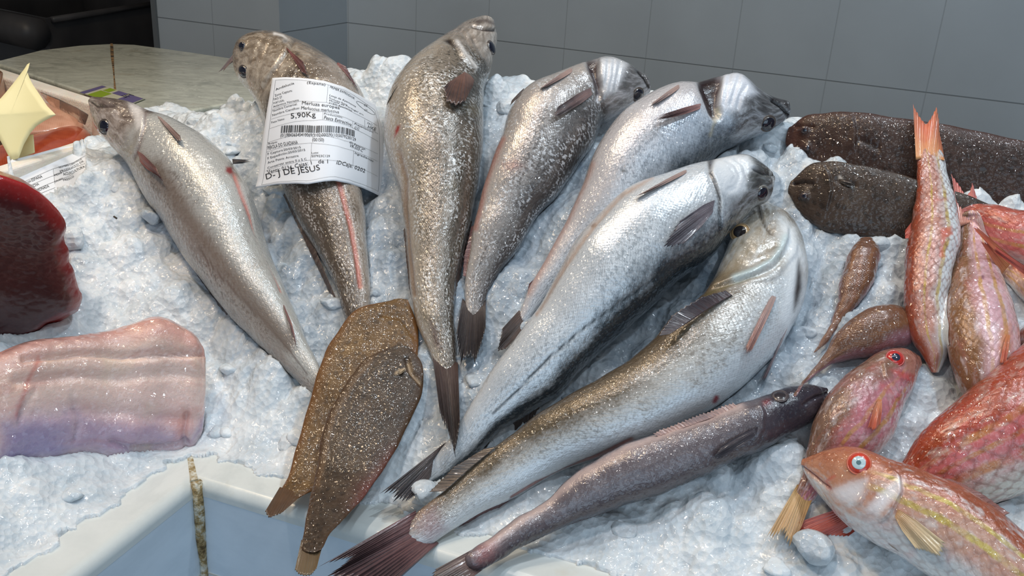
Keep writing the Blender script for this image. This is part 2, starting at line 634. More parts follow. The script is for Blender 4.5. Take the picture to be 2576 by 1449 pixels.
def fin(name, f, root, tip, mat, mode='on', lift=0.004, dz=0.0, rays_n=10, rag=0.10, thick=0.0009, parent=None, label=None, rows=14):
    nc = rays_n * 4 + 1
    Rp, Tp = resample(root, nc), resample(tip, nc)
    u = np.linspace(0, 1, nc)
    ray = 0.5 + 0.5 * np.cos(u * rays_n * 2 * math.pi)
    lr = np.random.default_rng(len(name) + int(Rp[0, 0])).random(rays_n + 1)
    ln = 1 - rag * (0.7 * (1 - ray) + 0.6 * np.interp(u, np.linspace(0, 1, rays_n + 1), lr))
    v = np.linspace(0, 1, rows)
    G = Rp[None] + (Tp - Rp)[None] * (v[:, None] * ln[None, :])[..., None]
    if mode == 'on':                         # narrow where it leaves the body
        prof = np.clip(0.4 + 0.6 * np.sqrt(v / 0.4), 0, 1)
        cl = G.mean(1, keepdims=True)
        G = cl + (G - cl) * prof[:, None, None]
    Tt = np.zeros((rows, nc))
    if mode == 'on':
        for j in range(nc):
            last = None
            for i in range(rows):
                h = cast(f, *G[i, j])
                if h is not None:
                    tt = h[2]
                    if last is not None and abs(tt - last) > 0.03:
                        tt = last
                    last = tt
                Tt[i, j] = last if last is not None else near_t(f, *G[i, j])
        # iron out the body's relief
        for _ in range(3):
            Tt[1:-1] = (Tt[:-2] + 2 * Tt[1:-1] + Tt[2:]) / 4
            Tt[:, 1:-1] = (Tt[:, :-2] + 2 * Tt[:, 1:-1] + Tt[:, 2:]) / 4
        Tt -= (lift * (-0.3 + 1.3 * np.sqrt(v)))[:, None]
    elif mode == 'off':
        r = np.array([near_t(f, *p) for p in Rp])
        Tt = (r - lift)[None, :] + dz * v[:, None]
    else:                                    # a tail that falls onto the ice
        r = np.array([near_t(f, *p) for p in Rp])
        tipt = hit_plane(Tp[:, 0], Tp[:, 1], lift)
        tipt = tipt * 0.5 + tipt.mean() * 0.5
        Tt = r[None, :] * (1 - v[:, None]) + (tipt + dz)[None, :] * v[:, None]
    th = thick * (1.0 - 0.6 * v[:, None]) * (0.35 + 0.65 * ray[None, :])
    wob = 0.0012 * np.sin(u * 9 + 1)[None, :] * v[:, None]
    top = at_t(G[..., 0], G[..., 1], Tt - th + wob)
    bot = at_t(G[..., 0], G[..., 1], Tt + th + wob)
    nv = rows * nc
    V = np.concatenate([top.reshape(-1, 3), bot.reshape(-1, 3)])
    ii, jj = np.meshgrid(np.arange(rows - 1), np.arange(nc - 1), indexing='ij')
    q = np.stack([ii * nc + jj, ii * nc + jj + 1, (ii + 1) * nc + jj + 1, (ii + 1) * nc + jj], -1).reshape(-1, 4)
    F = [q, q[:, ::-1] + nv]
    ring = list(range(nc)) + [i * nc + nc - 1 for i in range(1, rows)] + [(rows - 1) * nc + j for j in range(nc - 2, -1, -1)] + [i * nc for i in range(rows - 2, 0, -1)]
    e = np.array([[ring[k], ring[(k + 1) % len(ring)], ring[(k + 1) % len(ring)] + nv, ring[k] + nv] for k in range(len(ring))])
    F = np.concatenate(F + [e[:, ::-1]])
    uv = np.stack([np.broadcast_to(u[None], (rows, nc)), np.broadcast_to(v[:, None], (rows, nc))], -1).reshape(-1, 2)
    o = mesh(name, V, F, mat, parent or f.root, uvs={'uv': np.concatenate([uv, uv])})
    if label:
        o['label'] = label
    return o


# ------------------------------------------------------------------ eyes
def simple(name, col, rough=0.4, coat=0.0, metal=0.0, spec=0.5):
    m = Mat(name)
    m.set(Base_Color=col, Roughness=rough, Coat_Weight=coat, Coat_Roughness=0.04, Metallic=metal, Specular_IOR_Level=spec)
    return m


def dome(c, n, r, h, rings=12, seg=40, top=1.0, lift=1.0):
    """cap of a flattened ball; top < 1 keeps only its middle"""
    n = np.asarray(n) / np.linalg.norm(n)
    a = np.cross(n, [0.3, 0.2, 1.0]); a /= np.linalg.norm(a)
    b = np.cross(n, a)
    tm = math.asin(min(1, top))
    V = [np.asarray(c) + n * h * lift]
    F = []
    for i in range(1, rings + 1):
        th = i / rings * tm
        for j in range(seg):
            ph = 2 * math.pi * j / seg
            V.append(np.asarray(c) + (a * math.cos(ph) + b * math.sin(ph)) * r * math.sin(th) + n * h * (math.cos(th) * lift))
    for j in range(seg):
        F.append((0, 1 + j, 1 + (j + 1) % seg))
    for i in range(rings - 1):
        for j in range(seg):
            p, q = 1 + i * seg + j, 1 + i * seg + (j + 1) % seg
            F.append((p, p + seg, q + seg, q))
    k = len(V)
    o = 1 + (rings - 1) * seg
    for j in range(seg):
        V.append(V[o + j] - n * h * 0.45)
    for j in range(seg):
        F.append((o + j, k + j, k + (j + 1) % seg, o + (j + 1) % seg))
    F.append(tuple(range(k + seg - 1, k - 1, -1)))
    return np.array(V), F


def eye(f, x, y, rpx, iris, pupil, pr=0.6, rim=None, bl=0.35, h=0.5, core=None):
    hpt = cast(f, x, y)
    if hpt is None:
        print('EYE MISS', x, y)
        return
    p, n, t = hpt
    n = np.array(n)
    d = CAM - np.array(p)
    d /= np.linalg.norm(d)
    n = n * (1 - bl) + d * bl
    n /= np.linalg.norm(n)
    r = rpx * t / FPX
    c = np.array(p) - n * r * 0.1
    V, F = dome(c, n, r, r * h)
    eo = mesh('eye', V, F, iris, f.root)
    V, F = dome(c, n, r, r * h, top=pr, lift=1.03)
    mesh('lens' if core else 'pupil', V, F, pupil, eo)
    if core:
        V, F = dome(c, n, r, r * h, top=core[1], lift=1.06)
        mesh('pupil', V, F, core[0], eo)
    if rim is not None:
        # raised socket ring
        a = np.cross(n, [0.3, 0.2, 1.0]); a /= np.linalg.norm(a)
        b = np.cross(n, a)
        V, F = [], []
        S, Q = 36, 8
        for i in range(S):
            ph = 2 * math.pi * i / S
            e = a * math.cos(ph) + b * math.sin(ph)
            for j in range(Q):
                q = 2 * math.pi * j / Q
                V.append(c + e * r * (1.03 + 0.10 * math.cos(q)) + n * r * (0.06 + 0.09 * math.sin(q)))
        for i in range(S):
            for j in range(Q):
                F.append((i * Q + j, i * Q + (j + 1) % Q, ((i + 1) % S) * Q + (j + 1) % Q, ((i + 1) % S) * Q + j))
        mesh('eye_socket', V, F, rim, f.root)


# ------------------------------------------------------------------ skins
def hake_skin(name, belly, side, back, fleck=(0.10, 0.09, 0.08), pos=(0.30, 0.55, 0.80), amt=0.55, mask=(0.42, 0.60),
              metal=0.12, head=None, uhead=0.2, pale=None, pitch=0.0017, patch=None, rough=0.27, warp=0.22, bstr=0.17):
    m = Mat(name)
    uv = m.n('ShaderNodeUVMap', uv_map='uv').outputs[0]
    uvm = m.n('ShaderNodeUVMap', uv_map='uvm').outputs[0]
    s = m.n('ShaderNodeSeparateXYZ', {0: uv})
    u, dv = s.outputs[0], s.outputs[1]
    nb = m.noise(uvm, 38, 5, 0.62)
    nf = m.noise(uvm, 260, 4, 0.6)
    nl = m.noise(m.vmul(uvm, (14, 34, 1)), 1.0, 3)
    d = m.math('ADD', dv, m.math('MULTIPLY', m.math('SUBTRACT', nb, 0.5), warp * 2))
    d = m.math('ADD', d, m.math('MULTIPLY', m.math('SUBTRACT', nf, 0.5), 0.22), clamp=True)
    c = m.ramp(d, [(0.0, belly), (pos[0], belly), (pos[1], side), (pos[2], back), (1.0, back)])
    vor = m.n('ShaderNodeTexVoronoi', {'Vector': m.diamond(uvm, pitch), 'Scale': 1.0, 'Randomness': 0.38},
              voronoi_dimensions='2D', feature='F1')
    rnd0 = m.n('ShaderNodeSeparateColor', {0: vor.outputs['Color']}).outputs[0]
    fk = m.noise(m.vmul(uvm, (430, 240, 1)), 1.0, 3, 0.6)
    rnd = m.math('ADD', m.math('MULTIPLY', m.math('SUBTRACT', fk, 0.5), 2.2), m.math('ADD', m.math('MULTIPLY', rnd0, 0.25), 0.375))
    # patches where single scales are dark / rubbed pale
    pm = m.ramp(m.math('ADD', nl, m.math('MULTIPLY', m.math('SUBTRACT', nb, 0.5), 0.8)), [(mask[0], 0.0), (mask[1], 1.0)])
    zone = m.ramp(dv, [(0.08, 0.0), (0.35, 1.0), (0.75, 1.0), (1.0, 0.7)])
    dash = m.ramp(m.math('ADD', rnd, m.math('MULTIPLY', m.math('SUBTRACT', nf, 0.5), 0.5)), [(0.54, 0.0), (0.66, 1.0)])
    scaly = m.ramp(u, [(uhead * 0.9, 0.0), (uhead * 1.1 + 0.02, 1.0)])
    k = m.math('MULTIPLY', m.math('MULTIPLY', pm, zone), m.math('MULTIPLY', dash, amt))
    k = m.math('MULTIPLY', k, scaly)
    c = m.mix(k, c, fleck)
    if pale is not None:
        wv = m.ramp(m.math('ADD', m.math('SUBTRACT', 1.0, rnd), m.math('MULTIPLY', m.math('SUBTRACT', nf, 0.5), 1.2)), [(0.55, 0.0), (0.70, 1.0)])
        pm2 = m.ramp(m.noise(m.vmul(uvm, (20, 48, 1)), 1.3, 4, 0.6), [(0.44, 0.0), (0.60, 1.0)])
        c = m.mix(m.math('MULTIPLY', m.math('MULTIPLY', wv, pm2), m.math('MULTIPLY', scaly, 0.8)), c, pale)
    if patch is not None:
        pc, ps, lo = patch
        c = m.mix(m.ramp(m.noise(uvm, ps, 4, 0.6), [(lo, 0.0), (lo + 0.14, 0.75)]), c, pc)
    if head is not None:
        hn = m.noise(m.vmul(uvm, (70, 130, 1)), 1.0, 5, 0.65, 0.6)
        hc = m.ramp(m.math('ADD', m.math('MULTIPLY', hn, 0.85), m.math('MULTIPLY', dv, 0.25)), [(0.36, head[0]), (0.52, head[1]), (0.70, head[2])])
        hm = m.ramp(m.math('ADD', u, m.math('MULTIPLY', m.math('SUBTRACT', nb, 0.5), 0.06)), [(uhead - 0.02, 1.0), (uhead + 0.015, 0.0)])
        c = m.mix(hm, c, hc)
    # thin dark scale edges
    edge = m.ramp(vor.outputs['Distance'], [(0.42, 0.0), (0.66, 1.0)])
    c = m.mix(m.math('MULTIPLY', m.math('MULTIPLY', edge, scaly), 0.22), c, tuple(0.4 * q for q in back))
    pt = m.n('ShaderNodeAttribute', attribute_name='paint')
    pn = m.ramp(m.math('ADD', pt.outputs['Alpha'], m.math('MULTIPLY', m.math('SUBTRACT', nf, 0.5), 0.5)), [(0.18, 0.0), (0.75, 1.0)])
    pa = m.math('MULTIPLY', m.math('ADD', m.math('MULTIPLY', pn, 0.6), m.math('MULTIPLY', pt.outputs['Alpha'], 0.4)), 1.0, clamp=True)
    c = m.mix(pa, c, pt.outputs['Color'])
    hgt = m.math('MULTIPLY', m.math('MULTIPLY', vor.outputs['Distance'], vor.outputs['Distance']), m.math('MULTIPLY', scaly, -1.0))
    b = m.bump(hgt, bstr, 0.0009)
    wet = m.noise(uvm, 210, 3, 0.55)
    b = m.bump(wet, 0.35, 0.0016, b)
    b2 = m.wet(0.6, 0.0019, 300.0)
    ml = m.math('MULTIPLY', m.math('SUBTRACT', 1.0, pa), metal)
    m.set(Base_Color=c, Roughness=rough, Metallic=ml, Specular_IOR_Level=0.55, Normal=b, Coat_Weight=m.math('MULTIPLY', m.math('SUBTRACT', 1.0, m.math('MULTIPLY', pa, 0.8)), 0.9), Coat_Roughness=0.06, Coat_Normal=b2)
    m.set(Subsurface_Weight=0.0)
    return m


def mullet_skin(name, back, mid, belly, stripe, pitch=0.0036, spots=None, amt=1.0, warp=0.12, uhead=0.2, headcol=None, edge=0.22, bel=0.10, white=0.5, stripes=((0.62, 0.035), (0.40, 0.045))):
    m = Mat(name)
    uv = m.n('ShaderNodeUVMap', uv_map='uv').outputs[0]
    uvm = m.n('ShaderNodeUVMap', uv_map='uvm').outputs[0]
    s = m.n('ShaderNodeSeparateXYZ', {0: uv})
    u, dv = s.outputs[0], s.outputs[1]
    nb = m.noise(uvm, 55, 4, 0.6)
    nf = m.noise(uvm, 330, 3, 0.6)
    d = m.math('ADD', dv, m.math('MULTIPLY', m.math('SUBTRACT', nb, 0.5), warp * 2), clamp=True)
    c = m.ramp(d, [(0.0, belly), (bel, belly), (bel + 0.2, mid), (0.62, mid), (0.80, back), (1.0, back)])
    pk = m.ramp(m.noise(m.vmul(uvm, (26, 62, 1)), 1.0, 4, 0.62), [(0.48, 0.0), (0.66, 1.0)])
    c = m.mix(m.math('MULTIPLY', pk, 0.55 * amt), c, spots or L(196, 70, 60))
    wt = m.ramp(m.noise(m.vmul(uvm, (40, 80, 1)), 1.7, 4, 0.6), [(0.52, 0.0), (0.66, 1.0)])
    c = m.mix(m.math('MULTIPLY', wt, white), c, belly)
    for p, wd in stripes:
        q = m.math('ABSOLUTE', m.math('SUBTRACT', m.math('ADD', dv, m.math('MULTIPLY', m.math('SUBTRACT', nb, 0.5), 0.10)), p))
        sm = m.ramp(m.math('DIVIDE', q, wd), [(0.5, 1.0), (1.0, 0.0)])
        c = m.mix(m.math('MULTIPLY', m.math('MULTIPLY', sm, m.ramp(m.noise(m.vmul(uvm, (60, 20, 1)), 1.0, 3), [(0.36, 0.15), (0.6, 1.0)])), 0.8), c, stripe)
    vor = m.n('ShaderNodeTexVoronoi', {'Vector': m.diamond(uvm, pitch), 'Scale': 1.0, 'Randomness': 0.45},
              voronoi_dimensions='2D', feature='F1')
    scaly = m.ramp(u, [(uhead * 0.9, 0.0), (uhead * 1.1 + 0.02, 1.0)])
    if headcol is not None:
        hn = m.noise(m.vmul(uvm, (80, 120, 1)), 1.0, 4, 0.6)
        hc = m.ramp(m.math('ADD', m.math('MULTIPLY', hn, 0.6), m.math('MULTIPLY', dv, 0.5)), [(0.30, headcol[0]), (0.50, headcol[1]), (0.78, headcol[2])])
        c = m.mix(m.ramp(u, [(uhead - 0.03, 1.0), (uhead + 0.03, 0.0)]), c, hc)
    ed = m.ramp(vor.outputs['Distance'], [(0.38, 0.0), (0.62, 1.0)])
    c = m.mix(m.math('MULTIPLY', m.math('MULTIPLY', ed, scaly), edge), c, tuple(0.55 * k for k in back))
    pt = m.n('ShaderNodeAttribute', attribute_name='paint')
    pa = m.math('MULTIPLY', pt.outputs['Alpha'], m.ramp(m.math('ADD', pt.outputs['Alpha'], m.math('MULTIPLY', m.math('SUBTRACT', nf, 0.5), 0.6)), [(0.1, 0.0), (0.5, 1.0)]))
    c = m.mix(pa, c, pt.outputs['Color'])
    hgt = m.math('MULTIPLY', m.math('MULTIPLY', vor.outputs['Distance'], vor.outputs['Distance']), m.math('MULTIPLY', scaly, -1.0))
    b = m.bump(hgt, 0.32, 0.0012)
    b = m.bump(m.noise(uvm, 240, 3, 0.55), 0.3, 0.0014, b)
    b2 = m.wet(0.8, 0.0024, 270.0)
    m.set(Base_Color=c, Roughness=0.3, Metallic=0.08, Specular_IOR_Level=0.55, Normal=b, Coat_Weight=1.0, Coat_Roughness=0.05, Coat_Normal=b2)
    return m


def sole_skin(name, a, b_, c_, spec=0.6, pitch=0.0012, edgecol=None):
    m = Mat(name)
    uv = m.n('ShaderNodeUVMap', uv_map='uv').outputs[0]
    uvm = m.n('ShaderNodeUVMap', uv_map='uvm').outputs[0]
    s = m.n('ShaderNodeSeparateXYZ', {0: uv})
    nb = m.noise(uvm, 42, 5, 0.65)
    ns = m.noise(uvm, 160, 4, 0.6)
    c = m.ramp(m.math('ADD', m.math('MULTIPLY', nb, 0.7), m.math('MULTIPLY', ns, 0.3)), [(0.36, a), (0.50, b_), (0.66, c_)])
    sp = m.n('ShaderNodeTexVoronoi', {'Vector': uvm, 'Scale': 120.0, 'Randomness': 1.0}, voronoi_dimensions='2D')
    spm = m.ramp(m.math('ADD', sp.outputs['Distance'], m.math('MULTIPLY', m.math('SUBTRACT', ns, 0.5), 0.5)), [(0.16, 1.0), (0.30, 0.0)])
    c = m.mix(m.math('MULTIPLY', spm, 0.5), c, tuple(0.35 * k for k in a))
    if edgecol is not None:
        em = m.ramp(m.math('ABSOLUTE', m.math('SUBTRACT', s.outputs[1], 0.5)), [(0.33, 0.0), (0.5, 0.8)])
        c = m.mix(em, c, edgecol)
    vor = m.n('ShaderNodeTexVoronoi', {'Vector': m.vmul(uvm, (1 / pitch, 1 / pitch, 1)), 'Scale': 1.0, 'Randomness': 0.4}, voronoi_dimensions='2D')
    pt = m.n('ShaderNodeAttribute', attribute_name='paint')
    c = m.mix(pt.outputs['Alpha'], c, pt.outputs['Color'])
    b = m.bump(vor.outputs['Distance'], 0.2, -0.0005)
    b = m.bump(m.noise(m.obj(), 330, 3, 0.6), 0.3, 0.0014, b)
    b2 = m.wet(0.55, 0.0019, 300.0)
    m.set(Base_Color=c, Roughness=0.42, Specular_IOR_Level=0.28, Normal=b, Coat_Weight=spec, Coat_Roughness=0.05, Coat_Normal=b2)
    return m

# ================================================================== the setting
WY = math.radians(22.75)
WT = np.array([math.cos(WY), -math.sin(WY), 0])     # along the wall, to the right
WN = np.array([math.sin(WY), math.cos(WY), 0])      # away from the viewer
WFR = (np.zeros(3), WT, WN)


def tile_mat(name, u0, base=(203, 214, 223)):
    m = Mat(name)
    sx = m.n('ShaderNodeSeparateXYZ', {0: m.obj()})
    # object coordinates are world coordinates here: rotate into the wall's own frame
    x = m.math('ADD', m.math('MULTIPLY', sx.outputs[0], float(WT[0])), m.math('MULTIPLY', sx.outputs[1], float(WT[1])))
    y = m.math('ADD', m.math('MULTIPLY', sx.outputs[0], float(WN[0])), m.math('MULTIPLY', sx.outputs[1], float(WN[1])))
    z = sx.outputs[2]

    def grout(c, o, wd):
        f = m.math('FRACT', m.math('DIVIDE', m.math('SUBTRACT', c, o - 10 * 0.2), 0.2))
        e = m.math('MINIMUM', f, m.math('SUBTRACT', 1.0, f))
        return m.ramp(m.math('MULTIPLY', e, 0.2 / wd), [(0.35, 1.0), (1.0, 0.0)])
    gh = grout(z, 1.0307, 0.0017)
    gv = grout(x, u0, 0.0016)
    g = m.math('MAXIMUM', gh, m.math('MULTIPLY', gv, 0.42))
    n = m.noise(m.obj(), 3.0, 4)
    n2 = m.noise(m.obj(), 60.0, 3)
    b0 = L(*base)
    c = m.ramp(n, [(0.3, tuple(k * 0.9 for k in b0)), (0.7, tuple(k * 1.08 for k in b0))])
    c = m.mix(m.math('MULTIPLY', g, 0.62), c, L(92, 98, 104))
    m.set(Base_Color=c, Roughness=m.math('ADD', 0.32, m.math('MULTIPLY', g, 0.3)), Specular_IOR_Level=0.35,
          Normal=m.bump(m.math('SUBTRACT', m.math('MULTIPLY', n2, 0.06), g), 0.6, 0.0012))
    return m


M_TILE = tile_mat('grey_blue_tile', -1.2017)
M_DARK = simple('dark_back_room', L(20, 18, 20), 0.7)
M_FLOORM = Mat('wet_floor')
M_FLOORM.set(Base_Color=M_FLOORM.ramp(M_FLOORM.noise(M_FLOORM.obj(), 6, 4), [(0.3, L(70, 68, 66)), (0.7, L(98, 95, 92))]), Roughness=0.35)

fl = box('floor', (-4, -2, -0.05), (4, 6, 0.0), M_FLOORM)
tag(fl, 'grey wet shop floor below the fish counter', 'floor', kind='structure')
wb = box('wall_back', (-1.405, 2.14, 0.0), (3.4, 2.30, 2.9), M_TILE, frame=WFR)
tag(wb, 'grey-blue square tiled wall behind the fish counter', 'wall', kind='structure')
wp = box('wall_pillar', (-1.772, 1.858, 0.0), (-1.405, 2.30, 2.9), M_TILE, frame=WFR)
tag(wp, 'grey-blue tiled pillar standing forward of the back wall', 'wall', kind='structure')
tr = box('trim_1', (-1.786, 1.852, 0.0), (-1.7725, 2.30, 2.9), simple('tile_edge_strip', L(120, 126, 130), 0.35, spec=0.4), frame=WFR)
tag(tr, 'thin pale edge strip down the left corner of the tiled pillar', 'trim', kind='structure')
wl_ = box('wall_left', (-4.2, 3.4, 0.0), (-1.4, 3.5, 2.9), M_DARK, frame=WFR)
tag(wl_, 'dark back room wall beyond the tiled pillar', 'wall', kind='structure')
ce = box('ceiling', (-4, -2, 2.95), (4, 6, 3.05), simple('ceiling_paint', L(190, 190, 188), 0.8))
tag(ce, 'pale shop ceiling above the counter', 'ceiling', kind='structure')


# -------- marble
def marble(name, base, vein, scale=7.0, rough=0.28, streak=(1, 1, 1), amt=0.6, dirt=None):
    m = Mat(name)
    v = m.vmul(m.obj(), streak)
    n = m.noise(v, scale, 6, 0.62, 1.2)
    k = m.ramp(n, [(0.40, 0.0), (0.50, 1.0), (0.58, 0.0)])
    n2 = m.noise(v, scale * 0.5, 4, 0.6)
    c = m.mix(m.math('MULTIPLY', m.math('MULTIPLY', k, m.ramp(n2, [(0.4, 0.0), (0.65, 1.0)])), amt), base, vein)
    c = m.mix(m.math('MULTIPLY', m.ramp(m.noise(v, scale * 2.2, 5, 0.7), [(0.42, 0.0), (0.72, 1.0)]), amt * 0.6), c, vein)
    if dirt:
        c = m.mix(m.math('MULTIPLY', m.ramp(m.noise(m.obj(), 25, 4, 0.6), [(0.60, 0.0), (0.74, 1.0)]), 0.35), c, dirt)
    m.set(Base_Color=c, Roughness=rough, Specular_IOR_Level=0.5, Coat_Weight=0.25, Coat_Roughness=0.12,
          Normal=m.bump(m.noise(m.obj(), 90, 3), 0.08, 0.002))
    return m


M_MARB = marble('white_marble', L(214, 219, 217), L(172, 180, 180), 9, amt=0.45, dirt=L(196, 186, 160))
M_FACE = marble('white_marble_panel', L(206, 220, 232), L(160, 178, 192), 7, streak=(1, 1, 2.2), amt=0.4, rough=0.3)
M_TABLE = marble('grey_green_marble', L(200, 203, 190), L(138, 143, 132), 22, streak=(1.0, 1.6, 1), amt=0.7, rough=0.25, dirt=L(150, 132, 104))
M_GROUT = Mat('dirty_grout')
M_GROUT.set(Base_Color=M_GROUT.ramp(M_GROUT.noise(M_GROUT.obj(), 110, 4, 0.7), [(0.34, L(84, 66, 34)), (0.47, L(150, 130, 88)), (0.62, L(206, 206, 194))]),
            Roughness=0.6, Normal=M_GROUT.bump(M_GROUT.noise(M_GROUT.obj(), 300, 3), 0.8, 0.002))
M_SEAM = Mat('rusty_seam')
M_SEAM.set(Base_Color=M_SEAM.ramp(M_SEAM.noise(M_SEAM.obj(), 70, 3), [(0.4, L(58, 44, 28)), (0.6, L(142, 110, 70))]), Roughness=0.7)

CFR = (ORG * np.array([1, 1, 0]), E1, E2)
counter = empty('fish_counter', (ORG[0], ORG[1], 0.0), 'white marble fish counter with a low rim around the ice, inner corner toward the viewer', 'counter')


def cpoly(pts, z0, z1):
    return [cnt(u, v, z0) for u, v in pts], [cnt(u, v, z1) for u, v in pts]




def loops(name, rings, m, parent):
    """stack of equal rings of points, capped at both ends"""
    n = len(rings[0])
    V = [p for r in rings for p in r]
    F = [tuple(range(n - 1, -1, -1)), tuple((len(rings) - 1) * n + i for i in range(n))]
    for k in range(len(rings) - 1):
        for i in range(n):
            j = (i + 1) % n
            F.append((k * n + i, k * n + j, (k + 1) * n + j, (k + 1) * n + i))
    return mesh(name, V, F, m, parent, smooth=False)


def arc_in(k):
    q = k * math.pi / 2
    return 0.0085 * (1 - math.cos(q)), 0.9415 + 0.0085 * math.sin(q)


prof = [(0.0, 0.9375)] + [arc_in(k) for k in np.linspace(0, 1, 16)]
loops('rim', [[cnt(u, v, z) for u, v in [(-o + .0003, o), (1.5, o), (1.5, 0.036), (-0.0357, 0.036)]] for o, z in prof], M_MARB, counter)
loops('rim', [[cnt(u, v, z) for u, v in [(-o, o - .0003), (-0.036, 0.0357), (-0.036, -0.75), (-o, -0.75)]] for o, z in prof], M_MARB, counter)
for nm, pts in (('front_panel', [(0.0002, 0.0002), (1.5, 0.0002), (1.5, 0.02), (0.0002, 0.02)]),
                ('front_panel', [(-0.0002, -0.75), (-0.0002, 0.0002), (-0.02, 0.0002), (-0.02, -0.75)])):
    for z0, z1 in ((0.0, 0.868), (0.8692, 0.9385)):
        b_, t_ = cpoly(pts, z0, z1)
        prism(nm, b_, t_, M_FACE, counter)
b_, t_ = cpoly([(-0.03, 0.0), (1.5, 0.0), (1.5, 1.0), (-1.1, 1.0), (-1.1, -0.75), (-0.03, -0.75)], 0.0, 0.905)
b_ = [cnt(u, v, 0.0) for u, v in [(-0.022, 0.022), (1.5, 0.022), (1.5, 0.75), (-0.85, 0.75), (-0.85, -0.75), (-0.022, -0.75)]]
t_ = [p + np.array([0, 0, 0.940]) for p in b_]
prism('bed', b_, t_, M_MARB, counter)
# grout bead down the inner corner and thin joints across the panels
gb = []
for k, zz in enumerate(np.linspace(0.9495, 0.02, 40)):
    for a in range(8):
        th = a / 8 * 2 * math.pi
        r = 0.0042 + 0.0012 * math.sin(k * 1.7) + 0.0008 * math.sin(k * 4.1)
        q = cnt(0.0012 + 0.0004 * math.sin(k * 2.3) + r * math.cos(th) * 0.9, -0.0012 + r * math.sin(th), zz)
        gb.append(q)
GF = [(i * 8 + j, i * 8 + (j + 1) % 8, (i + 1) * 8 + (j + 1) % 8, (i + 1) * 8 + j) for i in range(39) for j in range(8)] + [tuple(range(7, -1, -1))]
mesh('grout_seam', gb, GF, M_GROUT, counter)
# mitre joint across the rim corner
q0, q1 = cnt(-0.001, -0.001, 0.9505), cnt(-0.036, 0.0355, 0.9505)
dd = (q1 - q0) / np.linalg.norm(q1 - q0)
pp = np.array([-dd[1], dd[0], 0]) * 0.0026
prism('grout_seam', [q0 - pp - [0, 0, .02], q1 - pp - [0, 0, .02], q1 + pp - [0, 0, .02], q0 + pp - [0, 0, .02]],
      [q0 - pp, q1 - pp * 0.6, q1 + pp * 0.6, q0 + pp], M_GROUT, counter)
for pts in ([(0.002, -0.0004), (1.5, -0.0004), (1.5, 0.003), (0.002, 0.003)], [(0.0004, -0.75), (0.0004, 0.0), (-0.003, 0.0), (-0.003, -0.75)]):
    b_, t_ = cpoly(pts, 0.8678, 0.8694)
    prism('grout_seam', b_, t_, simple('pale_joint', L(186, 190, 186), 0.6), counter)

# -------- marble service ledge at the back left
TZ = 1.088
edge = np.array([(-45, 158), (0, 151), (100, 126), (200, 114), (280, 110), (340, 112), (400, 120), (500, 134), (580, 146), (700, 168), (860, 200)], float)
far = [on_z(x, y, TZ) for x, y in edge]
near = [np.array(cnt(0.02, 0.47, TZ))] + [on_z(np.array([float(x)]), np.array([float(y)]), TZ)[0] for x, y in ((560, 262), (400, 292), (262, 247), (0, 162), (-45, 160))]
poly = [np.array(p) for p in far] + near
ledge = empty('marble_ledge', np.mean(poly, 0) * [1, 1, 0], 'grey-green veined marble service ledge behind the ice at the left', 'ledge')
prism('ledge_top', [p - [0, 0, 0.03] for p in poly], poly, M_TABLE, ledge, bevel=0.004)
cen = np.mean(poly, 0)
prism('ledge_base', [(cen + (p - cen) * 0.9) * [1, 1, 0] + [0, 0, 0.942] for p in poly], [(cen + (p - cen) * 0.9) * [1, 1, 0] + [0, 0, TZ - 0.03] for p in poly],
      simple('ledge_base_paint', L(60, 62, 62), 0.6), ledge)
sa, sb = on_z(280, 109, TZ + 0.0006), on_z(296, 300, TZ + 0.0006)
sd = np.cross((sb - sa) / np.linalg.norm(sb - sa), [0, 0, 1]) * 0.0016
jag = [(sa + (sb - sa) * q + sd * (1 + 0.5 * math.sin(q * 9)), sa + (sb - sa) * q - sd * (1 + 0.5 * math.sin(q * 7 + 1))) for q in np.linspace(0, 1, 24)]
nj = len(jag)
mesh('joint', [j[0] for j in jag] + [j[1] for j in jag], [(i, i + 1, nj + i + 1, nj + i) for i in range(nj - 1)], M_SEAM, ledge)

# -------- black tub and dark things in the back room
M_TUB = Mat('black_plastic')
M_TUB.set(Base_Color=M_TUB.ramp(M_TUB.noise(M_TUB.obj(), 9, 4), [(0.3, L(66, 65, 67)), (0.7, L(86, 83, 83))]), Roughness=0.42, Specular_IOR_Level=0.4)
r_ = rays(115, 47)
kA = CAM + r_ * (1.75 / (r_ @ WN))
r_ = rays(398, 4)
kB = CAM + r_ * ((kA[2] - CAM[2]) / r_[2])
eB = (kB - kA); eB[2] = 0; LB = np.linalg.norm(eB); eB /= LB
r_ = rays(-60, 12)
kC = CAM + r_ * ((kA[2] - CAM[2]) / r_[2])
eC = (kC - kA); eC[2] = 0; LC = np.linalg.norm(eC); eC /= LC
tub = empty('plastic_tub', kA * [1, 1, 0], 'big black plastic tub with a rolled rim behind the ledge', 'tub')
ZT = kA[2]


def tubpt(a, b, z):
    p = kA + eB * a + eC * b
    return np.array([p[0], p[1], z])


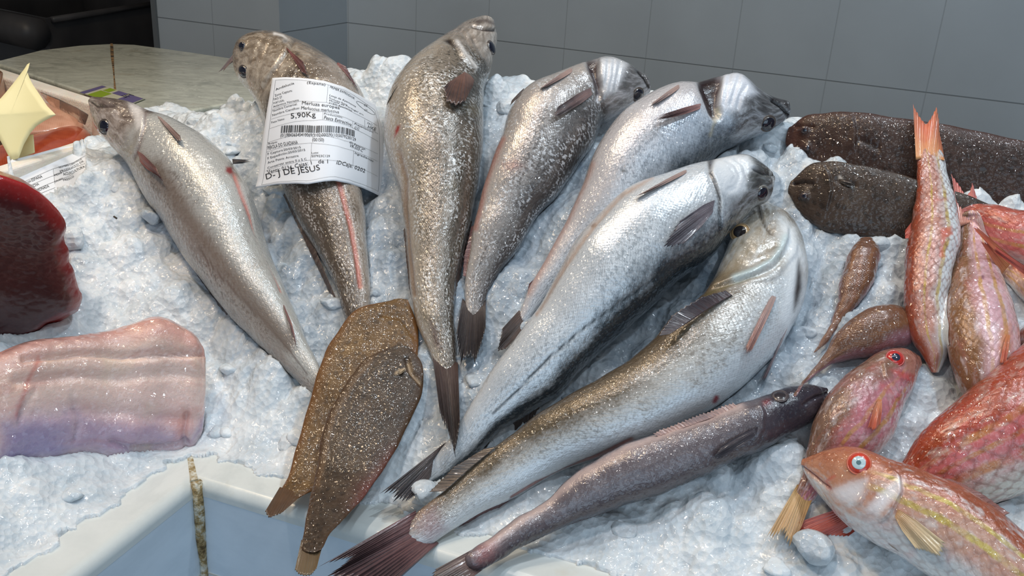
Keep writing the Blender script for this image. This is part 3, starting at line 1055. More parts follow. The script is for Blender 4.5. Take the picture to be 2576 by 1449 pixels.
LBB, LCC = LB * 1.25, LC * 1.6
tw = 0.012
outer = [(0, 0), (LBB, 0), (LBB, LCC), (0, LCC)]
inner = [(tw, tw), (LBB - tw, tw), (LBB - tw, LCC - tw), (tw, LCC - tw)]
V = [tubpt(a * 0.97 + 0.01, b * 0.97 + 0.01, ZT - 0.30) for a, b in outer] + [tubpt(a, b, ZT) for a, b in outer] + [tubpt(a, b, ZT) for a, b in inner] + [tubpt(a, b, ZT - 0.28) for a, b in inner]
F = []
for i in range(4):
    j = (i + 1) % 4
    F += [(i, j, 4 + j, 4 + i), (4 + i, 4 + j, 8 + j, 8 + i), (8 + i, 8 + j, 12 + j, 12 + i)]
F += [(0, 3, 2, 1), (12, 13, 14, 15)]
mesh('tub_body', V, F, M_TUB, tub, smooth=False)


def bar(name, pts, rad, m, parent, seg=12, closed=False):
    pts = np.asarray(pts, float)
    V, F = [], []
    n = len(pts)
    for i in range(n):
        d = pts[min(i + 1, n - 1)] - pts[max(i - 1, 0)]
        d /= np.linalg.norm(d)
        a = np.cross(d, [0.01, 0.02, 1]); a /= np.linalg.norm(a)
        b = np.cross(d, a)
        rr = rad[i] if hasattr(rad, '__len__') else rad
        for j in range(seg):
            q = 2 * math.pi * j / seg
            V.append(pts[i] + a * rr * math.cos(q) + b * rr * math.sin(q))
    for i in range(n - 1):
        for j in range(seg):
            F.append((i * seg + j, i * seg + (j + 1) % seg, (i + 1) * seg + (j + 1) % seg, (i + 1) * seg + j))
    F += [tuple(range(seg - 1, -1, -1)), tuple((n - 1) * seg + j for j in range(seg))]
    return mesh(name, V, F, m, parent)


bar('rolled_rim', [tubpt(-0.035, 0.01, ZT - 0.035), tubpt(-0.035, LCC, ZT - 0.035)], 0.04, M_TUB, tub)
bar('rolled_rim', [tubpt(0.02, -0.004, ZT - 0.004), tubpt(LBB, -0.004, ZT - 0.004)], 0.008, M_TUB, tub)
st_ = empty('tub_stand', tubpt(LBB / 2, LCC / 2, 0), 'dark stand carrying the black plastic tub', 'stand')
prism('stand_body', [tubpt(a * .9 + .03, b * .9 + .03, 0.0) for a, b in outer], [tubpt(a * .9 + .03, b * .9 + .03, ZT - 0.30) for a, b in outer], M_DARK, st_)
pr = rays(131, 10)
pq = CAM + pr * (3.0 / (pr @ WN))
po = bar('dark_post', [(pq[0], pq[1], 0.0), (pq[0], pq[1], 2.2)], 0.045, simple('plum_post', L(62, 46, 54), 0.4, spec=0.5), None, 20)
tag(po, 'dark plum post standing in the shadow behind the black tub', 'post')

# ================================================================== crushed ice
M_ICE = Mat('crushed_ice')
_o = M_ICE.obj()
_n1 = M_ICE.noise(_o, 38, 4, 0.6)
_n2 = M_ICE.noise(_o, 150, 4, 0.62)
_v = M_ICE.n('ShaderNodeTexVoronoi', {'Vector': _o, 'Scale': 85.0, 'Randomness': 1.0}, feature='F1')
_v2 = M_ICE.n('ShaderNodeTexVoronoi', {'Vector': _o, 'Scale': 210.0, 'Randomness': 1.0}, feature='F1')
_c = M_ICE.ramp(_n1, [(0.30, L(196, 206, 213)), (0.50, L(214, 221, 226)), (0.70, L(234, 238, 240))])
_b = M_ICE.bump(_v.outputs['Distance'], 0.22, 0.006)
_b = M_ICE.bump(_v2.outputs['Distance'], 0.45, 0.003, _b)
_b = M_ICE.bump(_n2, 0.12, 0.003, _b)
_cl = M_ICE.n('ShaderNodeAttribute', attribute_name='melt_shade')
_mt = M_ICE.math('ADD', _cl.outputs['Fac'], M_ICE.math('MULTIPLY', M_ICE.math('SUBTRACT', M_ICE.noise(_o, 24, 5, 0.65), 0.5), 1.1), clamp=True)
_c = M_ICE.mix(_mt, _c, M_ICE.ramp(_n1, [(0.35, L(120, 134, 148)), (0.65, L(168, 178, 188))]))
_b = M_ICE.bump(M_ICE.noise(_o, 420, 3, 0.6), 0.22, 0.0016, _b)
M_ICE.set(Base_Color=_c, Roughness=M_ICE.ramp(_n2, [(0.35, 0.12), (0.65, 0.42)]), Specular_IOR_Level=0.4, IOR=1.31, Normal=_b,
          Subsurface_Weight=0.45, Subsurface_Radius=(0.75, 0.95, 1.0), Subsurface_Scale=0.0025, Coat_Weight=0.35, Coat_Roughness=0.07, Coat_Normal=M_ICE.wet(0.35, 0.003, 190.0))
M_CHUNK = Mat('clear_ice')
_o = M_CHUNK.obj()
M_CHUNK.set(Base_Color=L(222, 231, 237), Roughness=0.08, IOR=1.22, Transmission_Weight=0.92, Subsurface_Weight=0.1,
            Subsurface_Radius=(0.8, 0.95, 1.0), Subsurface_Scale=0.01,
            Normal=M_CHUNK.bump(M_CHUNK.noise(_o, 130, 4, 0.6), 0.6, 0.004))


def facets(X, Y, cell, seed, curv=0.55, slope=0.9):
    r = np.random.default_rng(seed)
    T = 256
    tab = r.random((T, T, 5))
    gx, gy = X / cell, Y / cell
    ix, iy = np.floor(gx).astype(int), np.floor(gy).astype(int)
    best = np.full(X.shape, -9.0)
    for dx in (-1, 0, 1):
        for dy in (-1, 0, 1):
            cx, cy = ix + dx, iy + dy
            t = tab[cx % T, cy % T]
            ex, ey = gx - (cx + t[..., 0]), gy - (cy + t[..., 1])
            h = t[..., 2] * 0.9 + slope * ((t[..., 3] - 0.5) * ex + (t[..., 4] - 0.5) * ey) - curv * (ex * ex + ey * ey)
            best = np.maximum(best, h)
    return best - 0.45


def vnoise(X, Y, cell, seed):
    r = np.random.default_rng(seed)
    tab = r.random((128, 128))
    gx, gy = X / cell, Y / cell
    ix, iy = np.floor(gx).astype(int), np.floor(gy).astype(int)
    fx, fy = gx - ix, gy - iy
    fx, fy = fx * fx * (3 - 2 * fx), fy * fy * (3 - 2 * fy)
    g = lambda a, b: tab[(ix + a) % 128, (iy + b) % 128]
    return (g(0, 0) * (1 - fx) + g(1, 0) * fx) * (1 - fy) + (g(0, 1) * (1 - fx) + g(1, 1) * fx) * fy


ST = 0.0016
us = np.arange(-0.62, 0.80, ST)
vs = np.arange(-0.34, 0.52, ST)
UU, VV = np.meshgrid(us, vs, indexing='ij')
sv, su = softplus(VV - 0.03), softplus(-UU - 0.03)
SS = np.sqrt(sv ** 2 + su ** 2)
h = np.sqrt((SV * sv) ** 2 + (SU * su) ** 2)
hmax = 0.232 - 0.075 * np.clip((-UU - 0.10) / 0.16, 0, 1)     # the heap flattens off at the top, lower at the left end
h = hmax - softplus(hmax - h, 0.010)
h = h - np.clip(VV - 0.43, 0, 1) * 2.2 - np.clip(-UU - 0.50, 0, 1) * 0.3      # falls away behind
amp = 0.70 + 0.7 * np.clip((vnoise(UU, VV, 0.11, 5) - 0.25) * 1.6, 0, 1)
amp *= np.clip(SS / 0.06, 0.3, 1.0)
crest = np.exp(-((h - 0.225) / 0.03) ** 2)
lum = (0.017 * facets(UU, VV, 0.034, 1) * (1 + 0.8 * crest) + 0.0135 * facets(UU, VV, 0.0175, 2, 0.5, 1.2) + 0.0062 * facets(UU, VV, 0.009, 3, 0.4, 1.4) + 0.0026 * facets(UU, VV, 0.0052, 4, 0.4))
EDG = np.maximum(VV, -UU)
IZ = 0.944 + h + lum * amp
IZ = np.maximum(IZ, 0.9508 + 0.003 * vnoise(UU, VV, 0.012, 12) - np.clip(EDG - 0.035, 0, .05) * 0.2)
IP = ORG[None, None, :] * [1, 1, 0] + UU[..., None] * E1 + VV[..., None] * E2
IP[..., 2] = IZ


def ice_bump(px, py, t, rad, hh):
    """a single bigger lump standing up from the heap"""
    p = at_t(px, py, t)
    d = np.hypot(IP[..., 0] - p[0], IP[..., 1] - p[1])
    IP[..., 2] += hh * np.clip(1 - (d / rad) ** 2, 0, 1) ** 0.7


for px_, py_, t_, rad, hh in ((1000, 172, 0.93, 0.030, 0.022), (925, 182, 0.93, 0.018, 0.012), (1248, 215, 0.90, 0.014, 0.020), (1300, 232, 0.89, 0.016, 0.012),
                              (575, 150, 0.96, 0.014, 0.018), (1900, 365, 0.82, 0.02, 0.008)):
    ice_bump(px_, py_, t_, rad, hh)
ragged = 0.006 * (vnoise(UU, VV, 0.02, 9) - 0.5) + 0.004 * (vnoise(UU, VV, 0.008, 10) - 0.5)
alive = (np.maximum(VV, -UU) > 0.029 + ragged * 2.2) & (IP[..., 2] > 0.80)
nu, nv_ = UU.shape
idx = np.arange(nu * nv_).reshape(nu, nv_)
fa = alive[:-1, :-1] & alive[1:, :-1] & alive[1:, 1:] & alive[:-1, 1:]
q = np.stack([idx[:-1, :-1], idx[1:, :-1], idx[1:, 1:], idx[:-1, 1:]], -1)[fa]
used, inv = np.unique(q.ravel(), return_inverse=True)
ICEV = IP.reshape(-1, 3)[used]
edge_d = np.maximum(VV, -UU).reshape(-1)[used]
ICEF = inv.reshape(-1, 4)
# ---
# close the heap off with a skirt so the ice has a body
E_ = np.concatenate([ICEF[:, [0, 1]], ICEF[:, [1, 2]], ICEF[:, [2, 3]], ICEF[:, [3, 0]]])
key = E_[:, 0].astype(np.int64) * (len(ICEV) + 1) + E_[:, 1]
rev = E_[:, 1].astype(np.int64) * (len(ICEV) + 1) + E_[:, 0]
bd = E_[~np.isin(key, rev)]
bv, bi = np.unique(bd.ravel(), return_inverse=True)
bi = bi.reshape(-1, 2)
NI = len(ICEV)
ICEV = np.concatenate([ICEV, ICEV[bv] - [0, 0, 0.035]])
ICEF = np.concatenate([ICEF, np.stack([bd[:, 1], bd[:, 0], NI + bi[:, 0], NI + bi[:, 1]], -1)])
# melt: clear wet ice plus painted shade between the hakes, white at the edges
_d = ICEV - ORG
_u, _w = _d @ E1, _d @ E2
MELT_SHADE = np.clip(1.25 - ((_u - 0.17) / 0.34) ** 2 - ((_w - 0.215) / 0.15) ** 2, 0, 1) ** 1.0 * 0.85
ice = mesh('crushed_ice', ICEV, ICEF, M_ICE, smooth=False, colors={'melt_shade': np.repeat(MELT_SHADE[:, None], 4, 1)})
tag(ice, 'sloping heap of white crushed ice filling the counter under the fish', 'ice', kind='stuff')

# ================================================================== the hakes
K_IRIS = simple('eye_silver', L(84, 76, 70), 0.25, 1.0)
K_PUP = simple('eye_dark', L(22, 24, 38), 0.12, 1.0)
K_RIM = simple('eye_rim', L(84, 74, 68), 0.35, 0.8)
K_GOLD = simple('eye_gold', L(176, 142, 98), 0.25, 1.0)
BLOOD = L(46, 9, 9)
DRED = L(26, 7, 7)
FK = [(0, .80), (0.12, .86), (0.3, .88), (0.6, .80), (0.85, .66), (1, .38)]
HK = 'hakes fanned out on the ice'
HEADC = (L(92, 84, 78), L(140, 130, 120), L(196, 190, 184))

s1 = hake_skin('hake_skin_pale', L(184, 183, 178), L(164, 158, 151), L(128, 119, 112), fleck=L(96, 86, 78), pos=(0.34, 0.62, 0.90), amt=0.6,
               patch=(L(128, 112, 98), 13, 0.56), head=(L(98, 84, 76), L(150, 136, 126), L(208, 198, 192)), uhead=0.17, metal=0.15)
H1 = build_body(dict(st=[(224, 262, 236, 243), (233, 292, 285, 249), (250, 330, 330, 258), (285, 368, 368, 277), (338, 432, 430, 295), (380, 505, 500, 333),
                         (425, 570, 560, 386), (470, 642, 606, 450), (530, 722, 630, 530), (590, 795, 650, 605), (650, 860, 700, 712), (700, 912, 742, 800),
                         (745, 955, 785, 888), (785, 992, 808, 935), (830, 1040, 842, 1000)], k=FK, roll=-0.25, lift=[(0, .018), (0.25, .004), (1, 0.0)],
                     feats=[('groove', [(228, 258), (241, 267), (262, 268), (288, 266)], 4, .0022), ('line', [(228, 258), (241, 267), (262, 268), (288, 266)], L(60, 50, 48), .8, 3),
                            ('line', [(238, 246), (262, 256), (284, 264)], L(92, 78, 74), .6, 5),
                            ('paint', [(322, 258), (352, 264), (364, 284), (362, 318), (346, 330), (338, 300), (326, 276)], L(222, 216, 212), .75, 4),
                            ('step', [(364, 282), (362, 320), (350, 360), (336, 405)], 14, .0025, 1), ('line', [(366, 284), (364, 320), (352, 362), (340, 402)], L(90, 66, 60), .55, 4),
                            ('paint', [(570, 418), (584, 420), (588, 434), (578, 438), (568, 430)], L(128, 40, 44), .95, 2),
                            ('line', [(590, 440), (604, 480), (640, 572), (680, 660), (708, 730)], L(196, 120, 108), .7, 6),
                            ('groove', [(590, 440), (604, 480), (640, 572), (680, 660), (708, 730)], 6, .0016),
                            ('line', [(500, 625), (553, 695), (608, 750), (664, 805), (725, 877), (774, 943)], L(92, 80, 76), .6, 3),
                            ('bulge', (300, 330), 40, .002),
                            ('line', [(395, 425), (470, 545), (550, 655), (630, 755), (720, 860)], L(112, 98, 88), .75, 34)]),
                'hake', 'leftmost hake, snout up at the corner of the foam box, pale belly toward the label', 'fish', HK, s1)
eye(H1, 263, 319, 18, K_IRIS, K_PUP, .86, K_RIM, bl=.25)
FB = fin_mat(L(176, 150, 142), L(112, 88, 84))
FR = fin_mat(L(146, 84, 78), L(74, 60, 62))
FD = fin_mat(L(62, 52, 50), L(34, 30, 33))
FBR = fin_mat(L(88, 70, 62), L(48, 39, 38))
FP = fin_mat(L(196, 160, 150), L(150, 120, 112))
fin('pectoral_fin', H1, [(340, 368), (352, 414)], [(396, 424), (416, 462), (402, 446)], FR, lift=.006)
fin('pelvic_fin', H1, [(390, 287), (404, 293)], [(450, 358), (461, 361), (456, 344)], FB, lift=.006, rays_n=5)
fin('pelvic_fin', H1, [(584, 400), (586, 413)], [(634, 402), (636, 407), (626, 410)], FD, 'off', lift=-.004, rays_n=3, rag=.4)
fin('dorsal_fin', H1, [(486, 650), (560, 752), (640, 842), (705, 905)], [(489, 684), (550, 772), (634, 872), (716, 945)], FD, 'off', lift=-.004, rays_n=20)
fin('anal_fin', H1, [(708, 752), (738, 820)], [(722, 800), (746, 876)], FR, lift=.004)

s2 = hake_skin('hake_skin_brown', L(176, 163, 150), L(132, 118, 104), L(84, 73, 62), fleck=L(70, 60, 52), pos=(0.20, 0.48, 0.75), amt=0.6, pale=L(208, 202, 196),
               head=(L(86, 74, 62), L(138, 122, 104), L(190, 178, 162)), uhead=0.24, metal=0.12, patch=(L(92, 78, 64), 16, 0.55))
H2 = build_body(dict(st=[(604, 168, 602, 116), (620, 208, 628, 92), (648, 245, 690, 82), (672, 290, 762, 105), (685, 340, 850, 160), (690, 390, 905, 225),
                         (700, 440, 914, 330), (715, 480, 908, 450), (752, 560, 917, 540), (795, 630, 925, 630), (835, 700, 932, 710), (868, 800, 928, 790), (890, 860, 925, 850), (900, 900, 922, 895)],
                     k=FK, roll=0.5, dorsal='a', lift=[(0, .006), (0.3, .004), (1, 0.0)], nose=.5,
                     feats=[('step', [(740, 98), (722, 128), (700, 160), (672, 196), (655, 225)], 16, .003, 1), ('groove', [(742, 98), (724, 128), (702, 162), (674, 200), (657, 232)], 5, .002),
                            ('line', [(742, 98), (724, 128), (702, 162), (674, 200), (657, 232)], L(70, 58, 50), .5, 4),
                            ('groove', [(690, 92), (672, 118), (660, 150), (648, 190)], 4, .0012), ('groove', [(665, 90), (648, 118), (640, 150)], 4, .0012),
                            ('line', [(690, 84), (712, 90), (722, 100)], L(224, 220, 216), .8, 4), ('gash', [(714, 98), (726, 102), (721, 109), (711, 107)], .001, L(20, 14, 14)),
                            ('bulge', (610, 112), 12, .004), ('bulge', (612, 178), 14, .003),
                            ('line', [(850, 450), (864, 500), (882, 565), (896, 640), (906, 720)], L(190, 110, 96), .7, 7), ('groove', [(850, 450), (864, 500), (882, 565), (896, 640), (906, 720)], 6, .0015)]),
                'hake', 'brown hake under the printed weight label, head turned away to the left', 'fish', HK, s2)
eye(H2, 612, 180, 15, K_IRIS, K_PUP, .86, K_RIM, bl=.3)
eye(H2, 609, 116, 10, K_IRIS, K_PUP, .86, K_RIM, bl=.3)
fin('pectoral_fin', H2, [(714, 112), (724, 122)], [(762, 186), (777, 193), (766, 158)], FR, lift=.006, rays_n=6)
fin('pectoral_fin', H2, [(838, 150), (880, 198)], [(872, 168), (908, 236)], FR, lift=.004, rays_n=8)
fin('pelvic_fin', H2, [(606, 112), (606, 150)], [(546, 186), (554, 190), (574, 160)], fin_mat(L(166, 150, 148), L(96, 78, 74)), 'off', lift=.004, rays_n=4, rag=.2)
fin('dorsal_fin', H2, [(720, 480), (790, 620), (850, 760)], [(712, 492), (778, 632), (846, 775)], FBR, 'off', lift=-.004, rays_n=18)

s4 = hake_skin('hake_skin_speckled', L(182, 174, 168), L(140, 135, 132), L(70, 66, 66), fleck=L(56, 52, 52), pos=(0.12, 0.45, 0.74), amt=0.55, pale=L(220, 222, 226),
               head=(L(74, 72, 72), L(122, 120, 120), L(186, 186, 190)), uhead=0.16, metal=0.25)
H4 = build_body(dict(st=[(1615, 184, 1632, 236), (1580, 162, 1600, 262), (1530, 143, 1560, 290), (1490, 150, 1520, 310), (1440, 168, 1508, 318), (1383, 193, 1500, 345),
                         (1320, 225, 1480, 382), (1283, 275, 1452, 420), (1262, 340, 1425, 460), (1238, 405, 1393, 505), (1213, 480, 1350, 548), (1190, 575, 1308, 618), (1180, 650, 1262, 682),
                         (1168, 720, 1230, 730), (1172, 780, 1214, 785)], k=FK, dorsal='b', roll=-0.1, lift=[(0, .02), (.25, .006), (1, 0)],
                     feats=[('paint', [(1506, 142), (1545, 138), (1582, 158), (1566, 200), (1545, 232), (1516, 235), (1506, 190)], L(214, 216, 220), .8, 6),
                            ('gash', [(1470, 150), (1504, 146), (1507, 186), (1515, 214), (1512, 240), (1502, 258), (1501, 224), (1490, 193)], .006, BLOOD),
                            ('paint', [(1474, 150), (1496, 148), (1500, 200), (1505, 236), (1500, 240), (1492, 195)], DRED, .85, 3),
                            ('groove', [(1530, 150), (1528, 190), (1520, 225)], 4, .0012), ('groove', [(1560, 158), (1552, 195), (1545, 230)], 4, .0012), ('groove', [(1545, 150), (1542, 190), (1534, 225)], 3, .0010),
                            ('line', [(1604, 179), (1621, 198), (1633, 222)], L(30, 26, 26), .9, 4), ('groove', [(1604, 179), (1621, 198), (1633, 222)], 4, .002),
                            ('line', [(1266, 350), (1240, 405), (1216, 480), (1196, 575)], L(160, 98, 84), .6, 10),
                            ('paint', [(1258, 408), (1300, 400), (1316, 418), (1290, 430), (1264, 424)], L(150, 74, 62), .45, 9),
                            ('line', [(1420, 420), (1360, 480), (1300, 580), (1240, 690)], L(70, 66, 66), .6, 3)]),
                'hake', 'grey speckled hake third from the left of the row with a narrow red gill cut', 'fish', HK, s4)
eye(H4, 1605, 238, 17, K_IRIS, K_PUP, .86, K_RIM, bl=.15)
fin('pectoral_fin', H4, [(1496, 240), (1488, 213)], [(1408, 292), (1386, 297), (1398, 272)], fin_mat(L(140, 112, 108), L(48, 42, 46)), lift=.007)
fin('pelvic_fin', H4, [(1438, 166), (1444, 182)], [(1352, 226), (1366, 222)], FB, lift=.003, rays_n=4)
fin('pelvic_fin', H4, [(1322, 216), (1312, 236)], [(1284, 256), (1281, 268)], FBR, lift=.002, rays_n=4)
fin('anal_fin', H4, [(1200, 560), (1190, 640), (1180, 700)], [(1184, 572), (1166, 645), (1164, 694)], FR, 'off', lift=-.002)
fin('dorsal_fin', H4, [(1300, 622), (1262, 676), (1240, 706)], [(1291, 656), (1266, 708), (1242, 730)], FD, 'off', lift=-.004)
fin('tail_fin', H4, [(1164, 750), (1190, 785), (1222, 755)], [(1146, 850), (1158, 925), (1182, 900), (1197, 926), (1222, 830)], FD, 'tail', lift=.018, rays_n=16, rag=.16)

s3 = hake_skin('hake_skin_olive', L(172, 161, 146), L(128, 116, 102), L(80, 72, 64), fleck=L(62, 56, 46), pos=(0.10, 0.40, 0.85), amt=0.85, pale=L(214, 214, 212),
               head=(L(104, 92, 82), L(150, 138, 126), L(198, 188, 178)), uhead=0.13, metal=0.18, patch=(L(112, 100, 78), 15, 0.56), mask=(0.34, 0.52))
H3 = build_body(dict(st=[(1196, 53, 1243, 58), (1165, 68, 1250, 90), (1130, 92, 1247, 125), (1100, 110, 1236, 170), (1040, 157, 1217, 226), (985, 230, 1216, 290), (965, 330, 1216, 345),
                         (978, 400, 1210, 400), (1000, 466, 1203, 455), (1014, 550, 1186, 540), (1025, 640, 1163, 630), (1032, 730, 1146, 732), (1047, 810, 1142, 815), (1078, 880, 1148, 885), (1104, 945, 1150, 942)],
                     k=FK, dorsal='b', roll=-0.2, lift=[(0, .014), (.3, .006), (1, .004)], under=[H4], nose=.25,
                     feats=[('gash', [(1114, 100), (1129, 93), (1148, 116), (1149, 128), (1136, 113)], .0015, L(28, 14, 13)),
                            ('step', [(1128, 94), (1148, 120), (1166, 148), (1190, 174), (1200, 190)], 18, .003, -1),
                            ('line', [(1150, 106), (1168, 136), (1194, 170)], L(214, 210, 206), .75, 6),
                            ('groove', [(1165, 82), (1184, 120), (1202, 150)], 4, .0012), ('groove', [(1180, 78), (1198, 112), (1214, 140)], 4, .0012),
                            ('line', [(1190, 66), (1216, 73), (1246, 76)], L(54, 42, 38), .85, 4), ('groove', [(1188, 65), (1216, 72), (1248, 76)], 4, .003),
                            ('line', [(1200, 54), (1222, 52), (1242, 60)], L(74, 60, 54), .7, 6),
                            ('paint', [(992, 346), (994, 328), (1000, 315), (1007, 316), (1003, 330)], L(140, 36, 32), .95, 2),
                            ('line', [(1004, 380), (1020, 450), (1018, 520), (1030, 640), (1040, 740)], L(128, 98, 72), .6, 8), ('groove', [(1004, 380), (1020, 450), (1018, 520), (1030, 640), (1040, 740)], 6, .0015),
                            ('groove', [(1098, 120), (1092, 145), (1086, 170)], 6, .0018), ('paint', [(1080, 800), (1100, 830), (1112, 880), (1092, 870)], L(74, 52, 46), .8, 5)]),
                'hake', 'olive-flecked hake standing tallest in the middle, mouth up against the wall tiles', 'fish', HK, s3)
eye(H3, 1236, 120, 17, K_IRIS, K_PUP, .86, K_RIM, bl=.1)
fin('pectoral_fin', H3, [(1196, 192), (1170, 172), (1142, 194)], [(1190, 216), (1170, 262), (1146, 270), (1122, 258), (1114, 222)], fin_mat(L(122, 86, 72), L(20, 19, 22), .4), lift=.008, rays_n=11)
fin('pelvic_fin', H3, [(1004, 208), (984, 240)], [(978, 250), (968, 270)], FBR, lift=.002, rays_n=4)
fin('anal_fin', H3, [(1024, 560), (1040, 700), (1056, 800)], [(1014, 580), (1028, 722), (1048, 818)], FBR, 'off', lift=0, rays_n=18)
fin('dorsal_fin', H3, [(1180, 540), (1156, 650), (1142, 740)], [(1188, 560), (1164, 665), (1147, 760)], FBR, 'off', lift=-.002, rays_n=18)
fin('tail_fin', H3, [(1086, 880), (1120, 900), (1152, 912)], [(1108, 1050), (1131, 1102), (1146, 1158), (1158, 1070)], fin_mat(L(78, 60, 56), L(32, 29, 32)), 'tail', lift=.030, rays_n=14, rag=.10)

s5 = hake_skin('hake_skin_silver_blue', L(206, 202, 204), L(194, 204, 216), L(66, 78, 88), fleck=L(76, 86, 96), pos=(0.22, 0.50, 0.80), amt=0.42, mask=(0.38, 0.56),
               head=(L(62, 62, 64), L(104, 104, 106), L(170, 174, 180)), uhead=0.18, metal=0.2)
H5 = build_body(dict(st=[(1978, 252, 1982, 296), (1945, 243, 1947, 323), (1905, 222, 1915, 338), (1860, 188, 1880, 352), (1812, 192, 1840, 374), (1755, 207, 1805, 394), (1700, 208, 1770, 425),
                         (1640, 232, 1735, 460), (1580, 270, 1690, 500), (1525, 332, 1640, 540), (1490, 400, 1590, 590), (1465, 470, 1540, 630), (1425, 555, 1490, 670), (1375, 645, 1430, 725),
                         (1330, 730, 1370, 775), (1308, 790, 1335, 812)], k=FK, dorsal='b', roll=-0.05, lift=[(0, .024), (.25, .008), (1, 0)],
                     feats=[('paint', [(1812, 178), (1862, 178), (1890, 205), (1906, 236), (1874, 248), (1862, 276), (1836, 280), (1810, 272), (1806, 240)], L(216, 220, 228), .85, 5),
                            ('gash', [(1752, 196), (1816, 186), (1810, 230), (1808, 257), (1813, 278), (1808, 297), (1797, 303), (1786, 285), (1775, 254)], .008, BLOOD),
                            ('paint', [(1752, 196), (1800, 190), (1798, 240), (1800, 290), (1790, 286), (1776, 252)], DRED, .9, 3),
                            ('groove', [(1860, 190), (1850, 225), (1838, 262)], 4, .0013), ('groove', [(1878, 215), (1862, 240), (1855, 270)], 4, .0013), ('groove', [(1836, 190), (1828, 225), (1822, 262)], 4, .001),
                            ('line', [(1808, 270), (1812, 290), (1796, 310), (1786, 340)], L(186, 180, 160), .7, 6), ('step', [(1814, 262), (1812, 290), (1796, 312), (1787, 345)], 12, .003, 1),
                            ('line', [(1943, 252), (1964, 266), (1983, 294)], L(18, 16, 18), .95, 6), ('groove', [(1943, 252), (1964, 266), (1983, 294)], 5, .003),
                            ('line', [(1950, 246), (1974, 252), (1984, 272)], L(40, 36, 38), .7, 7),
                            ('line', [(1488, 412), (1465, 470), (1428, 552), (1378, 645), (1330, 735)], L(172, 134, 122), .6, 13),
                            ('paint', [(1563, 428), (1572, 425), (1575, 432), (1567, 435)], L(60, 64, 62), .9, 2)]),
                'hake', 'silver-blue hake with a wide dark red gill cut and white throat', 'fish', HK, s5)
eye(H5, 1932, 311, 20, K_IRIS, K_PUP, .86, K_RIM, bl=.12)
fin('pectoral_fin', H5, [(1772, 254), (1766, 276)], [(1640, 296), (1620, 310), (1652, 306)], fin_mat(L(186, 136, 130), L(40, 38, 44)), lift=.008, rays_n=6, rag=.3)
fin('pelvic_fin', H5, [(1708, 208), (1714, 222)], [(1632, 266), (1648, 262)], FB, lift=.003, rays_n=4)
fin('anal_fin', H5, [(1345, 700), (1332, 760)], [(1330, 715), (1318, 778)], FR, 'off', lift=-.004, rays_n=8)
fin('tail_fin', H5, [(1306, 780), (1330, 815)], [(1262, 828), (1250, 886), (1270, 880)], fin_mat(L(92, 74, 66), L(50, 42, 42)), 'tail', lift=.018, rays_n=8, rag=.05)

s7 = hake_skin('hake_skin_bronze', L(208, 216, 222), L(186, 182, 176), L(100, 86, 68), fleck=L(92, 80, 64), pos=(0.30, 0.56, 0.80), amt=0.42, mask=(0.40, 0.56),
               head=(L(112, 98, 78), L(170, 162, 150), L(216, 218, 218)), uhead=0.16, metal=0.15)
H7 = build_body(dict(st=[(1900, 507, 1938, 520), (1868, 548, 1985, 550), (1843, 592, 2015, 600), (1818, 650, 2029, 672), (1790, 715, 2022, 752), (1745, 762, 1992, 825), (1690, 800, 1950, 890),
                         (1640, 855, 1890, 950), (1585, 903, 1815, 1015), (1520, 945, 1720, 1065), (1440, 988, 1615, 1112), (1360, 1037, 1510, 1152), (1290, 1092, 1400, 1190), (1210, 1150, 1310, 1243),
                         (1130, 1225, 1200, 1297), (1060, 1280, 1130, 1338), (1024, 1308, 1092, 1364)], k=[(0, .7), (.12, .62), (.3, .66), (.6, .72), (1, .34)], dorsal='a', roll=-0.05, lift=[(0, .006), (.7, .004), (1, .010)],
                     feats=[('paint', [(1955, 536), (2006, 570), (2032, 650), (2026, 756), (1985, 838), (1962, 800), (1978, 700), (1966, 620)], L(226, 232, 236), .85, 8),
                            ('paint', [(1850, 570), (1900, 510), (1925, 540), (1920, 620), (1870, 690), (1800, 725), (1800, 690)], L(150, 136, 112), .7, 16),
                            ('step', [(1772, 738), (1800, 722), (1840, 708), (1900, 690), (1942, 668), (1968, 634), (1981, 600), (1986, 562)], 18, .0042, -1),
                            ('line', [(1776, 742), (1804, 728), (1842, 714), (1902, 696)], L(92, 84, 52), .6, 4), ('line', [(1850, 700), (1905, 680), (1950, 650), (1972, 600)], L(186, 206, 210), .6, 9),
                            ('step', [(1868, 716), (1950, 702), (2000, 640), (2008, 600)], 10, .002, -1),
                            ('groove', [(1860, 610), (1900, 640), (1950, 620)], 6, .001), ('groove', [(1835, 650), (1880, 672), (1930, 650)], 5, .001),
                            ('gash', [(2010, 652), (2020, 690), (2021, 724), (2011, 760), (2000, 784), (2000, 735), (2005, 700)], .0012, L(10, 9, 10)),
                            ('line', [(1904, 512), (1912, 540), (1926, 566), (1942, 588)], L(70, 60, 52), .7, 4), ('groove', [(1904, 512), (1912, 540), (1926, 566), (1942, 588)], 5, .0035),
                            ('groove', [(1916, 508), (1930, 540), (1944, 570)], 4, .002),
                            ('paint', [(1793, 1008), (1799, 996), (1808, 995), (1810, 1004), (1802, 1016), (1794, 1016)], L(140, 34, 48), .95, 2),
                            ('line', [(1590, 1106), (1510, 1146), (1430, 1180), (1350, 1216), (1290, 1252)], L(160, 92, 80), .7, 7), ('groove', [(1590, 1106), (1510, 1146), (1430, 1180), (1350, 1216), (1290, 1252)], 6, .0015),
                            ('paint', [(1095, 1270), (1060, 1290), (1030, 1330), (1080, 1370), (1130, 1335)], L(140, 100, 104), .6, 14),
                            ('line', [(1640, 900), (1560, 952), (1450, 1015), (1330, 1095), (1200, 1190)], L(116, 104, 86), .35, 3)]),
                'hake', 'big bronze-backed hake with a gold-ringed eye facing the viewer, tail over the marble rim', 'fish', HK, s7)
